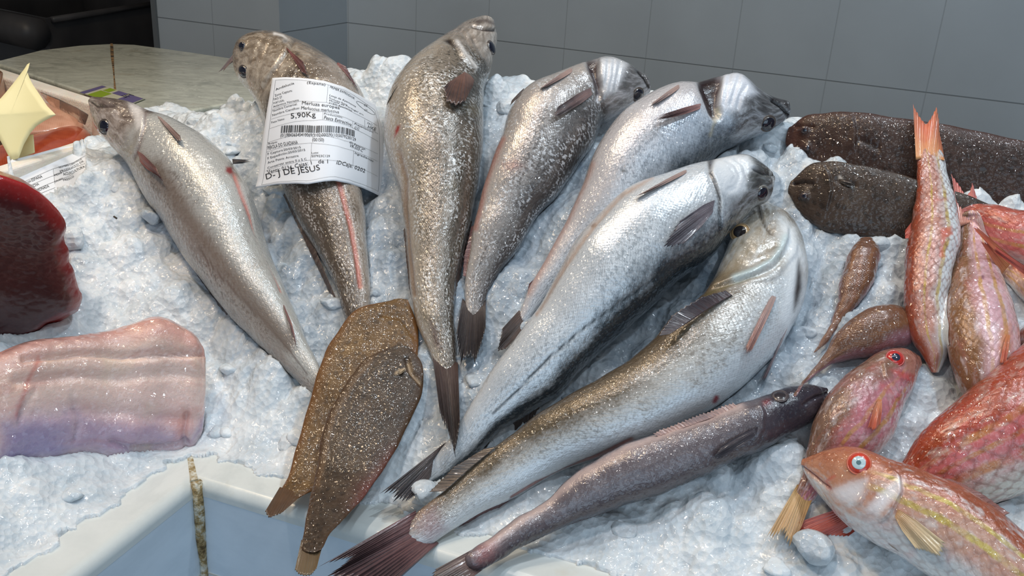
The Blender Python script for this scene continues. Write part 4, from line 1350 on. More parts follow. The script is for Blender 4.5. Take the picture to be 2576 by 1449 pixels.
eye(H7, 1862, 585, 24, K_GOLD, simple('eye_black', L(26, 18, 18), .1, 1.0), .66, simple('eye_rim_tan', L(138, 118, 92), .35, .8), bl=.55)
fin('dorsal_fin', H7, [(1842, 742), (1785, 775), (1725, 815), (1686, 840)], [(1824, 730), (1758, 748), (1690, 790), (1654, 846)], fin_mat(L(74, 60, 62), L(44, 36, 42)), 'off', lift=.024, rays_n=14)
fin('pectoral_fin', H7, [(1940, 736), (1960, 742)], [(1868, 890), (1884, 896)], fin_mat(L(176, 156, 152), L(150, 88, 70)), lift=.006, rays_n=5)
fin('pelvic_fin', H7, [(1986, 812), (1974, 846)], [(1910, 968), (1924, 958)], fin_mat(L(190, 176, 176), L(120, 92, 100)), 'on', lift=.003, rays_n=5)
fin('dorsal_fin', H7, [(1250, 1122), (1180, 1180), (1118, 1236)], [(1214, 1130), (1140, 1174), (1078, 1238)], fin_mat(L(100, 82, 66), L(50, 42, 40)), 'off', lift=.004, rays_n=16)
fin('anal_fin', H7, [(1390, 1180), (1290, 1240), (1190, 1292)], [(1352, 1218), (1262, 1276), (1150, 1330)], FR, 'off', lift=-.002, rays_n=16)
fin('tail_fin', H7, [(1046, 1284), (1052, 1330), (1104, 1366)], [(798, 1428), (872, 1408), (812, 1456), (890, 1475), (990, 1470)], fin_mat(L(110, 74, 74), L(62, 50, 53), .45), 'tail', lift=.014, rays_n=20, rag=.12, dz=.0)

s6 = hake_skin('hake_skin_silver', L(214, 218, 222), L(204, 211, 217), L(44, 54, 62), fleck=L(78, 90, 98), pos=(0.28, 0.52, 0.74), amt=0.40, mask=(0.36, 0.56),
               head=(L(58, 58, 58), L(100, 100, 98), L(168, 172, 176)), uhead=0.13, metal=0.22)
H6 = build_body(dict(st=[(1940, 432, 1945, 460), (1915, 414, 1931, 502), (1873, 390, 1897, 524), (1830, 393, 1864, 552), (1785, 402, 1828, 586), (1730, 417, 1797, 628), (1660, 441, 1757, 670),
                         (1580, 470, 1702, 708), (1515, 530, 1650, 758), (1460, 590, 1590, 815), (1408, 678, 1520, 878), (1365, 757, 1460, 930), (1300, 848, 1400, 995), (1240, 925, 1330, 1042),
                         (1190, 1005, 1255, 1085), (1145, 1085, 1195, 1148), (1088, 1160, 1122, 1205), (1072, 1190, 1094, 1214)], k=FK, dorsal='b', roll=-0.1, lift=[(0, .040), (.3, .022), (.7, .008), (1, .002)],
                     under=[H5, H7],
                     feats=[('paint', [(1788, 396), (1838, 386), (1884, 388), (1902, 420), (1882, 440), (1880, 480), (1858, 492), (1830, 492), (1804, 480), (1788, 440)], L(222, 226, 230), .9, 5),
                            ('gash', [(1776, 400), (1797, 394), (1791, 424), (1784, 440)], .002, L(36, 28, 28)),
                            ('step', [(1790, 400), (1787, 434), (1801, 468), (1811, 502), (1811, 540), (1813, 590)], 16, .0034, -1), ('line', [(1786, 434), (1799, 468), (1809, 502), (1809, 540), (1811, 590)], L(40, 38, 40), .8, 4),
                            ('groove', [(1830, 402), (1850, 412), (1862, 440), (1850, 470), (1830, 478)], 4, .0012), ('groove', [(1850, 398), (1872, 414), (1878, 445)], 4, .0012), ('groove', [(1838, 424), (1852, 440), (1842, 460)], 3, .001),
                            ('line', [(1898, 424), (1921, 436), (1944, 437)], L(28, 26, 28), .85, 4), ('groove', [(1898, 424), (1921, 436), (1946, 437)], 5, .0025),
                            ('line', [(1704, 660), (1633, 709), (1550, 770), (1465, 828), (1377, 903), (1288, 996), (1240, 1040)], L(40, 48, 54), .85, 3.5), ('groove', [(1704, 660), (1633, 709), (1550, 770), (1465, 828), (1377, 903), (1288, 996)], 4, .0007),
                            ('paint', [(1600, 660), (1640, 640), (1650, 655), (1610, 682)], L(86, 94, 100), .5, 8), ('paint', [(1486, 566), (1496, 560), (1498, 565), (1488, 571)], L(40, 34, 34), .9, 1.5),
                            ('line', [(1640, 448), (1560, 492), (1500, 560), (1420, 670), (1350, 790)], L(176, 150, 132), .65, 8), ('groove', [(1560, 492), (1500, 560), (1420, 670), (1355, 775)], 6, .001)]),
                'hake', 'brightest silver hake with a dark steel back lying across the centre right', 'fish', HK, s6)
eye(H6, 1917, 487, 19, K_IRIS, K_PUP, .86, simple('eye_rim_pale', L(150, 146, 138), .3, .8), bl=.12)
fin('pectoral_fin', H6, [(1806, 490), (1796, 540)], [(1704, 560), (1662, 628), (1716, 618)], fin_mat(L(128, 116, 122), L(38, 40, 52)), lift=.007, rays_n=9)
fin('pelvic_fin', H6, [(1728, 422), (1734, 434)], [(1592, 498), (1610, 492)], FB, lift=.004, rays_n=4)
fin('dorsal_fin', H6, [(1392, 990), (1330, 1034), (1268, 1066)], [(1380, 1022), (1330, 1086), (1292, 1098), (1246, 1092)], FD, 'off', lift=-.006, rays_n=14)
fin('dorsal_fin', H6, [(1250, 1080), (1200, 1130)], [(1236, 1106), (1226, 1126)], FD, 'off', lift=-.004, rays_n=6)
fin('anal_fin', H6, [(1222, 975), (1170, 1055)], [(1202, 986), (1152, 1070)], FBR, 'off', lift=-.002, rays_n=12)
fin('tail_fin', H6, [(1122, 1112), (1096, 1150), (1086, 1196)], [(950, 1246), (984, 1252), (972, 1262), (1016, 1268), (1046, 1246)], fin_mat(L(90, 74, 70), L(44, 41, 46)), 'tail', lift=.018, rays_n=14, rag=.16)

s8 = hake_skin('slender_fish_skin', L(110, 100, 104), L(80, 71, 77), L(46, 40, 46), fleck=L(60, 52, 58), pos=(0.25, 0.5, 0.8), amt=0.25, head=(L(40, 36, 42), L(56, 50, 58), L(82, 74, 82)), uhead=0.16, metal=0.08, bstr=.15, pitch=.0012)
B8 = build_body(dict(st=[(2077, 975, 2081, 994), (2045, 967, 2066, 1028), (2000, 970, 2035, 1062), (1940, 990, 1987, 1090), (1863, 1015, 1912, 1132), (1790, 1045, 1840, 1162), (1700, 1078, 1750, 1205),
                         (1600, 1108, 1650, 1245), (1515, 1148, 1560, 1274), (1440, 1198, 1480, 1300), (1370, 1262, 1410, 1328), (1290, 1310, 1325, 1368), (1220, 1362, 1250, 1412), (1180, 1388, 1212, 1434)],
                     k=[(0, .8), (.2, .9), (1, .8)], dorsal='b', roll=-0.5, lift=[(0, .012), (.5, .010), (1, .012)], under=[H7],
                     feats=[('paint', [(2086, 980), (2042, 960), (1985, 966), (1930, 1000), (1870, 1045), (1890, 1105), (1940, 1128), (2026, 1074), (2070, 1035)], L(50, 44, 54), .75, 26),
                            ('line', [(1860, 1022), (1755, 1060), (1592, 1120), (1462, 1192), (1360, 1276), (1230, 1368)], L(196, 174, 168), .65, 15),
                            ('line', [(1880, 1070), (1700, 1140), (1560, 1212), (1450, 1276), (1330, 1336)], L(78, 68, 74), .5, 5),
                            ('line', [(1740, 1190), (1600, 1240), (1460, 1298), (1330, 1358)], L(74, 62, 66), .5, 8),
                            ('paint', [(1920, 1010), (1934, 1006), (1936, 1014), (1922, 1018)], L(130, 40, 48), .7, 3), ('paint', [(1200, 1370), (1240, 1370), (1240, 1410), (1200, 1420)], L(176, 110, 106), .6, 14),
                            ('groove', [(2082, 988), (2050, 1000), (2022, 1018)], 4, .002), ('step', [(1910, 1005), (1925, 1040), (1920, 1080), (1900, 1115)], 12, .002, 1)]),
                'slender_fish', 'long slender purple-grey fish in the foreground with a dark head', 'fish', None, s8)
eye(B8, 1962, 996, 20, simple('eye_grey_ring', L(78, 68, 68), .35, .6), simple('eye_dull', L(48, 42, 46), .2, .8), .7, simple('eye_rim_dark', L(56, 48, 52), .4, .5), bl=.0, h=.3)
fin('dorsal_fin', B8, [(1860, 1026), (1760, 1062), (1655, 1098)], [(1842, 1012), (1750, 1044), (1640, 1088)], FP, 'off', lift=.004, rays_n=22, rag=.3)
fin('pectoral_fin', B8, [(1912, 1064), (1905, 1098)], [(1806, 1128), (1790, 1154), (1810, 1156)], fin_mat(L(70, 60, 68), L(48, 42, 50)), lift=.004, rays_n=7)
fin('anal_fin', B8, [(1560, 1262), (1440, 1305), (1320, 1360)], [(1540, 1285), (1420, 1326), (1300, 1382)], fin_mat(L(90, 76, 80), L(60, 50, 54)), 'off', lift=-.002, rays_n=22)
fin('tail_fin', B8, [(1192, 1380), (1216, 1432)], [(1088, 1436), (1074, 1470), (1110, 1474), (1130, 1496)], fin_mat(L(120, 92, 88), L(74, 66, 60), .4), 'tail', lift=.012, rays_n=12, rag=.12)

# ================================================================== soles
SL = 'flat soles'
sk1 = sole_skin('sole_skin_tan', L(76, 52, 22), L(98, 70, 34), L(118, 88, 48), edgecol=L(108, 68, 34))
sk2 = sole_skin('sole_skin_brown', L(50, 37, 26), L(66, 51, 38), L(84, 68, 53), edgecol=L(78, 54, 34))
sk3 = sole_skin('sole_skin_dark', L(42, 26, 21), L(56, 38, 31), L(70, 51, 42), edgecol=L(70, 42, 32))
sk4 = sole_skin('sole_skin_grey', L(50, 38, 30), L(65, 51, 42), L(78, 64, 53))
S1 = build_body(dict(st=[(985, 756, 1028, 757), (905, 775, 1048, 815), (840, 848, 1052, 880), (803, 930, 1035, 985), (772, 1030, 985, 1080), (748, 1120, 920, 1160), (724, 1200, 842, 1215), (706, 1232, 775, 1240), (690, 1258, 738, 1262)],
                     k=.14, lift=.016, flat=.7, smooth=.08, nose=.3, exp=.8, under=[H1, H2],
                     feats=[('groove', [(1046, 850), (1010, 800), (960, 790)], 7, .001), ('line', [(880, 820), (850, 900), (822, 960), (795, 1060)], L(84, 60, 36), .4, 6)]),
                'sole', 'tan brown sole lying half under the other one, touching the hake tails', 'fish', SL, sk1)
FS1 = fin_mat(L(96, 68, 44), L(78, 58, 42), .3)
fin('tail_fin', S1, [(704, 1225), (765, 1240)], [(666, 1288), (676, 1306), (708, 1292), (730, 1272)], FS1, 'tail', lift=.020, rays_n=10, rag=.06)
S2 = build_body(dict(st=[(990, 870, 1035, 877), (935, 895, 1060, 910), (885, 945, 1061, 985), (840, 1015, 1036, 1050), (812, 1090, 1005, 1115), (797, 1170, 965, 1180), (784, 1240, 915, 1253), (768, 1310, 846, 1325), (762, 1345, 826, 1350), (758, 1372, 815, 1374)],
                     k=.15, lift=.026, flat=.7, smooth=.08, nose=.3, exp=.8, under=[S1, H3],
                     feats=[('groove', [(1026, 905), (1034, 936), (1062, 968)], 6, .0022), ('line', [(1030, 915), (1038, 942), (1062, 966)], L(176, 150, 118), .6, 4), ('line', [(994, 942), (1004, 932), (1018, 928)], L(190, 164, 130), .8, 2.5),
                            ('line', [(938, 900), (880, 975), (838, 1050), (815, 1150), (800, 1220)], L(120, 92, 66), .4, 6),
                            ('groove', [(950, 905), (890, 985), (850, 1060), (828, 1150)], 7, .0004),
                            ('paint', [(985, 1140), (966, 1200), (930, 1252), (896, 1268), (912, 1225), (950, 1190)], L(126, 56, 56), .55, 12),
                            ('paint', [(990, 985), (1002, 988), (998, 1000)], L(40, 26, 20), .7, 3), ('line', [(1000, 960), (985, 985)], L(70, 48, 34), .5, 3)]),
                'sole', 'brown sole on top of the tan one, tail hanging over the marble rim', 'fish', SL, sk2)
fin('tail_fin', S2, [(758, 1358), (814, 1362)], [(741, 1436), (752, 1450), (780, 1452), (796, 1432)], fin_mat(L(92, 72, 54), L(112, 94, 66), .3), 'tail', lift=.022, rays_n=10, rag=.06)
fin('pectoral_fin', S2, [(1000, 938), (1004, 944)], [(1018, 926), (1020, 931)], fin_mat(L(196, 172, 140), L(196, 172, 140)), lift=.003, rays_n=3)
S3 = build_body(dict(st=[(1990, 318, 1980, 372), (2020, 295, 1998, 415), (2080, 284, 2060, 455), (2160, 283, 2150, 480), (2260, 296, 2250, 505), (2370, 313, 2360, 520), (2480, 333, 2470, 530), (2590, 360, 2580, 535), (2700, 390, 2690, 530), (2820, 430, 2815, 500)],
                     k=.24, lift=.006, flat=.7, exp=.85, nose=.3,
                     feats=[('groove', [(2000, 314), (2022, 320), (2044, 318)], 5, .002), ('bulge', (2022, 328), 10, .003), ('bulge', (2030, 372), 10, .003),
                            ('step', [(2146, 290), (2154, 330), (2150, 380)], 12, .002, 1), ('groove', [(2160, 350), (2185, 360), (2210, 372)], 5, .002), ('paint', [(2175, 358), (2205, 368), (2210, 376), (2180, 368)], L(22, 16, 16), .8, 3),
                            ('paint', [(1970, 330), (2010, 300), (2016, 330), (2000, 380), (1980, 370)], L(96, 54, 40), .5, 14)]),
                'sole', 'large dark brown sole at the back right, nearest the wall', 'fish', SL, sk3)
eye(S3, 2024, 327, 9, simple('eye_brown', L(70, 48, 42), .2, 1.0), K_PUP, .5, bl=.4)
eye(S3, 2032, 372, 8, simple('eye_brown_dull', L(64, 44, 38), .2, 1.0), K_PUP, .5, bl=.4)
S4 = build_body(dict(st=[(1994, 452, 1985, 490), (2030, 420, 2008, 530), (2080, 407, 2062, 575), (2150, 412, 2130, 590), (2230, 430, 2215, 598), (2310, 452, 2300, 600), (2400, 480, 2390, 600), (2480, 510, 2475, 590), (2540, 535, 2535, 575)],
                     k=.22, lift=.016, flat=.7, exp=.85, nose=.3, under=[S3],
                     feats=[('groove', [(2000, 460), (2020, 458), (2044, 462)], 4, .003), ('line', [(2000, 460), (2020, 458), (2044, 462)], L(40, 26, 24), .7, 4), ('bulge', (2024, 494), 12, .003),
                            ('step', [(2070, 412), (2088, 440), (2094, 480), (2080, 530)], 12, .002, 1), ('paint', [(2128, 462), (2146, 458), (2148, 464), (2134, 468)], L(16, 12, 12), .9, 2.5), ('line', [(2112, 446), (2118, 452)], L(220, 210, 200), .8, 4), ('groove', [(2104, 452), (2126, 462), (2150, 464)], 5, .002)]),
                'sole', 'smaller grey-brown sole lying in front of the large dark one', 'fish', SL, sk4)
eye(S4, 2023, 493, 9, simple('eye_brown', L(60, 42, 38), .2, 1.0), K_PUP, .5, bl=.4)
fin('pectoral_fin', S4, [(2108, 448), (2112, 460)], [(2146, 458), (2142, 468)], fin_mat(L(120, 104, 92), L(50, 40, 38)), lift=.003, rays_n=4)

# ================================================================== red mullets
ML = 'red mullets at the right'
MHEAD = (L(206, 196, 190), L(204, 140, 116), L(176, 104, 78))
MK = [(0, .7), (.2, .78), (.6, .74), (1, .36)]
FOR = fin_mat(L(206, 132, 84), L(196, 78, 66), .25)
FTAN = fin_mat(L(190, 150, 92), L(206, 170, 128), .3)
FRED = fin_mat(L(186, 92, 76), L(176, 62, 46), .3)
FPINK = fin_mat(L(206, 140, 116), L(200, 96, 96), .3)
mk3 = mullet_skin('mullet_skin_rose', L(176, 84, 66), L(214, 120, 116), L(222, 206, 200), L(200, 150, 80), amt=1.0)
M3 = build_body(dict(st=[(2762, 600, 2760, 625), (2720, 575, 2715, 665), (2650, 545, 2640, 690), (2570, 528, 2565, 668), (2500, 515, 2505, 640), (2448, 515, 2456, 600), (2405, 530, 2410, 578)], k=MK, lift=.010, roll=.1, under=[S3, S4]),
                'red_mullet', 'rosy mullet running out of the frame behind the upright pair', 'fish', ML, mk3)
mk3b = mullet_skin('mullet_skin_pale', L(190, 110, 84), L(222, 180, 160), L(226, 224, 214), L(214, 170, 90), amt=.6)
M3b = build_body(dict(st=[(2740, 790, 2735, 810), (2700, 745, 2690, 822), (2620, 690, 2600, 780), (2566, 664, 2548, 728), (2524, 648, 2512, 692)], k=MK, lift=.016, roll=.1, under=[M3]),
                 'red_mullet', 'mullet showing only its orange tail and pale flank at the right edge', 'fish', ML, mk3b)
fin('tail_fin', M3b, [(2552, 652), (2520, 690)], [(2452, 566), (2446, 574), (2480, 606), (2462, 600)], FOR, 'off', lift=.006, rays_n=12, dz=-.008)
fin('pelvic_fin', M3b, [(2580, 670), (2576, 690)], [(2500, 616), (2496, 630)], FRED, 'off', lift=.020, rays_n=6)
mk2 = mullet_skin('mullet_skin_gold', L(134, 92, 58), L(212, 170, 178), L(226, 210, 212), L(196, 150, 70), amt=.55, spots=L(204, 120, 122))
M2 = build_body(dict(st=[(2452, 1035, 2482, 1030), (2420, 978, 2542, 962), (2395, 910, 2562, 890), (2381, 830, 2556, 815), (2378, 760, 2535, 750), (2390, 690, 2515, 685), (2405, 630, 2495, 620), (2415, 580, 2478, 575), (2418, 548, 2468, 546)],
                     k=MK, lift=.014, roll=.15, under=[S4, S3, M3, M3b],
                     feats=[('paint', [(2516, 832), (2542, 812), (2546, 870), (2526, 920), (2512, 880)], L(206, 142, 88), .8, 7), ('paint', [(2470, 690), (2478, 694), (2474, 702), (2468, 700)], L(90, 40, 60), .9, 2)]),
                'red_mullet', 'gold-backed pink mullet head down, second of the upright pair', 'fish', ML, mk2)
fin('tail_fin', M2, [(2414, 570), (2444, 560), (2474, 568)], [(2393, 436), (2410, 458), (2430, 492), (2440, 478), (2446, 456), (2468, 530)], FPINK, 'off', lift=.004, rays_n=14, dz=.012, rag=.06)
fin('pelvic_fin', M2, [(2530, 836), (2544, 842)], [(2514, 918), (2530, 916)], FOR, lift=.004, rays_n=5)
mk1 = mullet_skin('mullet_skin_brick', L(152, 68, 40), L(190, 138, 122), L(222, 228, 230), L(192, 164, 60), amt=.28, edge=.5, spots=L(188, 84, 66), stripes=((0.50, 0.035), (0.22, 0.045)), bel=.16, white=.25)
M1 = build_body(dict(st=[(2342, 935, 2362, 935), (2322, 895, 2382, 898), (2292, 845, 2382, 840), (2278, 760, 2380, 760), (2277, 690, 2392, 690), (2284, 610, 2412, 615), (2297, 540, 2409, 545), (2306, 480, 2396, 485), (2308, 420, 2380, 425), (2306, 388, 2373, 392)],
                     k=MK, lift=[(0, .004), (.4, .022), (1, .032)], roll=-.35, under=[S3, S4, M2], smooth=.15,
                     feats=[('paint', [(2366, 575), (2394, 569), (2396, 590), (2380, 598), (2374, 620), (2378, 646), (2362, 648), (2368, 600)], L(206, 96, 70), .85, 3),
                            ('paint', [(2340, 500), (2390, 494), (2386, 506), (2344, 510)], L(196, 90, 76), .5, 4)]),
                'red_mullet', 'brick red mullet head down with its forked orange tail up against the wall', 'fish', ML, mk1)
fin('tail_fin', M1, [(2304, 402), (2340, 396), (2376, 404)], [(2297, 260), (2312, 290), (2330, 312), (2344, 292), (2357, 264), (2372, 372)], fin_mat(L(214, 150, 96), L(206, 96, 76), .2), 'off', lift=.004, dz=.02, rays_n=18, rag=.04)
fin('dorsal_fin', M1, [(2296, 555), (2288, 600)], [(2275, 582), (2276, 600)], FRED, 'off', lift=-.002, rays_n=5)
mk9 = mullet_skin('mullet_skin_edge', L(160, 96, 70), L(206, 140, 130), L(230, 220, 216), L(190, 150, 70))
M9 = build_body(dict(st=[(2560, 838, 2562, 862), (2585, 815, 2590, 885), (2640, 800, 2650, 910), (2700, 800, 2710, 900)], k=MK, lift=.006, roll=.1, under=[M2]),
                'red_mullet', 'mullet of which only a bit of head shows at the right edge', 'fish', ML, mk9)
mk5 = mullet_skin('mullet_skin_mauve', L(132, 100, 82), L(196, 130, 142), L(226, 216, 216), L(196, 150, 70), headcol=(L(222, 196, 190), L(200, 140, 126), L(150, 100, 84)), uhead=.16, amt=.6)
M5 = build_body(dict(st=[(2306, 892, 2311, 928), (2268, 876, 2290, 968), (2225, 882, 2270, 1002), (2175, 910, 2252, 1042), (2125, 950, 2242, 1085), (2080, 1005, 2217, 1128), (2048, 1065, 2165, 1172), (2033, 1130, 2105, 1208), (2018, 1195, 2066, 1232), (2002, 1232, 2046, 1260)],
                     k=MK, lift=.006, roll=.1,
                     feats=[('step', [(2216, 900), (2226, 945), (2250, 985), (2264, 1012)], 12, .0024, -1), ('step', [(2248, 935), (2262, 955), (2292, 962)], 8, .0015, -1),
                            ('paint', [(2240, 930), (2270, 934), (2302, 944), (2300, 966), (2268, 956)], L(196, 66, 60), .8, 5), ('paint', [(2212, 962), (2246, 968), (2262, 1000), (2240, 996), (2214, 978)], L(196, 84, 74), .6, 6),
                            ('paint', [(2190, 910), (2216, 905), (2226, 950), (2204, 950)], L(160, 120, 110), .5, 6),
                            ('paint', [(2120, 960), (2190, 940), (2220, 990), (2180, 1080), (2140, 1110), (2140, 1010)], L(206, 120, 146), .45, 14)]),
                'red_mullet', 'mauve mullet with a red-ringed dark eye, snout up to the right', 'fish', ML, mk5)
eye(M5, 2252, 901, 21, simple('eye_red', L(190, 44, 40), .25, 1.0), simple('eye_navy', L(44, 46, 66), .1, 1.0), .5, simple('eye_rim_red', L(176, 64, 56), .3, .8), bl=.4)
fin('pectoral_fin', M5, [(2222, 1004), (2206, 1000)], [(2214, 1072), (2196, 1088), (2182, 1080)], FOR, lift=.004, rays_n=6)
fin('pelvic_fin', M5, [(2198, 1136), (2208, 1146)], [(2226, 1112), (2232, 1118)], fin_mat(L(70, 60, 60), L(40, 36, 36)), 'off', lift=.0, rays_n=3)
fin('tail_fin', M5, [(2006, 1218), (2046, 1250)], [(1918, 1368), (1962, 1352), (1968, 1372), (1982, 1392), (2012, 1336)], FTAN, 'tail', lift=.010, rays_n=14, rag=.2)
mk7 = mullet_skin('small_fish_skin_brown', L(112, 76, 56), L(158, 120, 120), L(182, 150, 154), L(140, 96, 64), pitch=.0013, amt=.25, spots=L(110, 70, 54), stripes=((0.93, 0.04),), edge=.2, white=.1, warp=.16)
M7 = build_body(dict(st=[(2158, 606, 2196, 605), (2142, 625, 2211, 632), (2125, 668, 2209, 668), (2112, 715, 2193, 718), (2107, 760, 2165, 760), (2097, 795, 2130, 797), (2080, 832, 2100, 835), (2060, 866, 2074, 868), (2047, 885, 2053, 885)],
                     k=.75, lift=.004, roll=1.35, nose=.3, res=(160, 72), feats=[('line', [(2168, 640), (2160, 700), (2142, 760), (2110, 800)], L(140, 90, 60), .6, 6)]),
                'small_fish', 'smaller finger-length brown fish alone on the ice, thin tail down', 'fish', 'two small brown fish', mk7)
mk8 = mullet_skin('small_fish_skin_pink', L(112, 76, 54), L(152, 108, 116), L(160, 108, 122), L(140, 96, 64), pitch=.0014, amt=.25, spots=L(110, 70, 54), stripes=((0.85, 0.05),), edge=.22, white=.1, warp=.16)
M8 = build_body(dict(st=[(2264, 772, 2288, 822), (2225, 766, 2284, 862), (2175, 780, 2245, 880), (2130, 815, 2195, 896), (2095, 853, 2140, 904), (2073, 893, 2092, 918), (2045, 930, 2058, 938), (2018, 959, 2026, 964), (1998, 990, 2003, 997)],
                     k=.75, lift=[(0, .006), (.6, .008), (1, .022)], roll=.75, nose=.35, res=(180, 80), under=[M5, B8]),
                'small_fish', 'small pinkish fish whose thin tail crosses the dark head of the slender fish', 'fish', 'two small brown fish', mk8)
mk4 = mullet_skin('mullet_skin_crimson', L(158, 66, 34), L(206, 112, 112), L(214, 212, 200), L(190, 120, 44), amt=.7, bel=.2, edge=.5, pitch=.0055, warp=.2, spots=L(196, 66, 64), stripes=((0.66, 0.05), (0.36, 0.05), (0.5, .03)))
M4 = build_body(dict(st=[(2800, 640, 2830, 680), (2730, 720, 2810, 830), (2650, 810, 2760, 1000), (2560, 890, 2690, 1130), (2470, 965, 2600, 1225), (2385, 1034, 2500, 1262), (2312, 1098, 2400, 1290), (2268, 1165, 2310, 1300), (2200, 1220, 2235, 1310), (2140, 1265, 2165, 1320)],
                     k=MK, lift=.006, roll=-.2, under=[M2, M9], feats=[('line', [(2576, 900), (2470, 985), (2380, 1060), (2300, 1130)], L(166, 66, 40), .5, 22)]),
                'red_mullet', 'large crimson mullet at the right edge, lying behind the front one', 'fish', ML, mk4)
fin('tail_fin', M4, [(2160, 1262), (2176, 1318)], [(1996, 1318), (2006, 1346), (2060, 1350), (2130, 1352)], FRED, 'tail', lift=.006, rays_n=14, rag=.12)
mk6 = mullet_skin('mullet_skin_front', L(156, 86, 58), L(202, 160, 142), L(224, 228, 230), L(200, 184, 80), amt=.5, bel=.2, headcol=(L(216, 218, 220), L(204, 146, 116), L(178, 104, 70)), uhead=.2, pitch=.0046, edge=.3, spots=L(196, 92, 70), stripes=((0.52, 0.045), (0.70, .035)))
M6 = build_body(dict(st=[(2022, 1152, 2020, 1180), (2070, 1135, 2040, 1217), (2130, 1126, 2087, 1275), (2200, 1142, 2142, 1327), (2275, 1163, 2197, 1364), (2350, 1194, 2264, 1402), (2425, 1226, 2335, 1447), (2500, 1272, 2415, 1500), (2580, 1340, 2500, 1560), (2660, 1420, 2590, 1620), (2740, 1510, 2690, 1670), (2810, 1600, 2780, 1700), (2870, 1680, 2840, 1730)],
                     k=MK, lift=[(0, .024), (1, .020)], roll=-.15, under=[M5, M4], res=(320, 112),
                     feats=[('paint', [(2088, 1232), (2138, 1212), (2182, 1206), (2172, 1250), (2142, 1268), (2108, 1254)], L(244, 242, 246), .9, 6), ('paint', [(2176, 1282), (2214, 1240), (2258, 1202), (2276, 1206), (2262, 1246), (2206, 1296)], L(246, 244, 248), .92, 6),
                            ('line', [(2018, 1172), (2045, 1194), (2068, 1214), (2090, 1228)], L(200, 92, 66), .7, 5), ('groove', [(2018, 1176), (2045, 1197), (2068, 1217), (2086, 1228)], 4, .0022),
                            ('step', [(2234, 1166), (2264, 1198), (2268, 1238), (2246, 1282), (2214, 1318)], 14, .0032, 1), ('line', [(2240, 1170), (2268, 1200), (2272, 1240)], L(150, 84, 70), .5, 4),
                            ('step', [(2176, 1180), (2186, 1230), (2160, 1276)], 10, .002, 1), ('line', [(2084, 1226), (2078, 1210), (2100, 1198)], L(206, 86, 60), .6, 6), ('bulge', (2158, 1166), 40, .0025),
                            ('paint', [(2270, 1396), (2300, 1372), (2310, 1392), (2290, 1420)], L(206, 140, 140), .5, 8), ('paint', [(2370, 1400), (2392, 1376), (2402, 1404), (2384, 1424)], L(206, 140, 140), .5, 8)]),
                'red_mullet', 'front red mullet with a cloudy white eye in a red ring, bottom right', 'fish', ML, mk6)
eye(M6, 2161, 1166, 27, simple('eye_orange_red', L(206, 66, 46), .25, 1.0), simple('eye_cloudy', L(190, 214, 220), .12, 1.0), .62, simple('eye_rim_coral', L(206, 112, 88), .3, .8), bl=.5, core=(simple('eye_grey_core', L(92, 124, 132), .12, 1.0), .22))
fin('pectoral_fin', M6, [(2256, 1270), (2246, 1304)], [(2386, 1372), (2368, 1404), (2306, 1384)], fin_mat(L(206, 160, 118), L(214, 196, 160), .15), lift=.004, rays_n=9)
fin('pelvic_fin', M6, [(2232, 1366), (2244, 1376)], [(2344, 1456), (2356, 1452)], FTAN, 'off', lift=.010, rays_n=5)
fin('dorsal_fin', M6, [(2340, 1200), (2430, 1240), (2520, 1300)], [(2400, 1206), (2470, 1240), (2542, 1290)], fin_mat(L(150, 96, 84), L(120, 84, 80)), 'off', lift=.006, rays_n=9)

# ================================================================== monkfish tail
mf = Mat('monkfish_flesh')
uv = mf.n('ShaderNodeUVMap', uv_map='uv').outputs[0]
uvm = mf.n('ShaderNodeUVMap', uv_map='uvm').outputs[0]
sx = mf.n('ShaderNodeSeparateXYZ', {0: uv})
n1 = mf.noise(uvm, 22, 5, 0.6, 0.6)
n2 = mf.noise(mf.vmul(uvm, (10, 60, 1)), 1.0, 5, 0.6, 0.5)
dvv = mf.math('ADD', sx.outputs[1], mf.math('MULTIPLY', mf.math('SUBTRACT', n1, 0.5), 0.22), clamp=True)
c = mf.ramp(dvv, [(0.0, L(196, 178, 178)), (0.10, L(196, 176, 182)), (0.20, L(176, 158, 176)), (0.33, L(220, 186, 182)), (0.55, L(228, 198, 186)), (0.80, L(218, 188, 174)), (1.0, L(206, 156, 146))])
c = mf.mix(mf.math('MULTIPLY', mf.ramp(n2, [(0.50, 0.0), (0.68, 1.0)]), 0.4), c, L(196, 128, 118))
c = mf.mix(mf.math('MULTIPLY', mf.ramp(mf.noise(uvm, 30, 4), [(0.55, 0.0), (0.7, 1.0)]), 0.4), c, L(226, 206, 178))
pt = mf.n('ShaderNodeAttribute', attribute_name='paint')
c = mf.mix(mf.math('MULTIPLY', pt.outputs['Alpha'], mf.ramp(mf.math('ADD', pt.outputs['Alpha'], n1), [(0.55, 0.0), (1.1, 1.0)])), c, pt.outputs['Color'])
b = mf.bump(mf.noise(mf.obj(), 60, 5, 0.65), 0.4, 0.006)
mf.set(Base_Color=c, Roughness=0.28, Specular_IOR_Level=0.5, Normal=b, Subsurface_Weight=0.35, Subsurface_Radius=(1.0, 0.5, 0.4), Subsurface_Scale=0.008,
       Coat_Weight=1.0, Coat_Roughness=0.05, Coat_Normal=mf.wet(1.0, 0.005, 130.0))
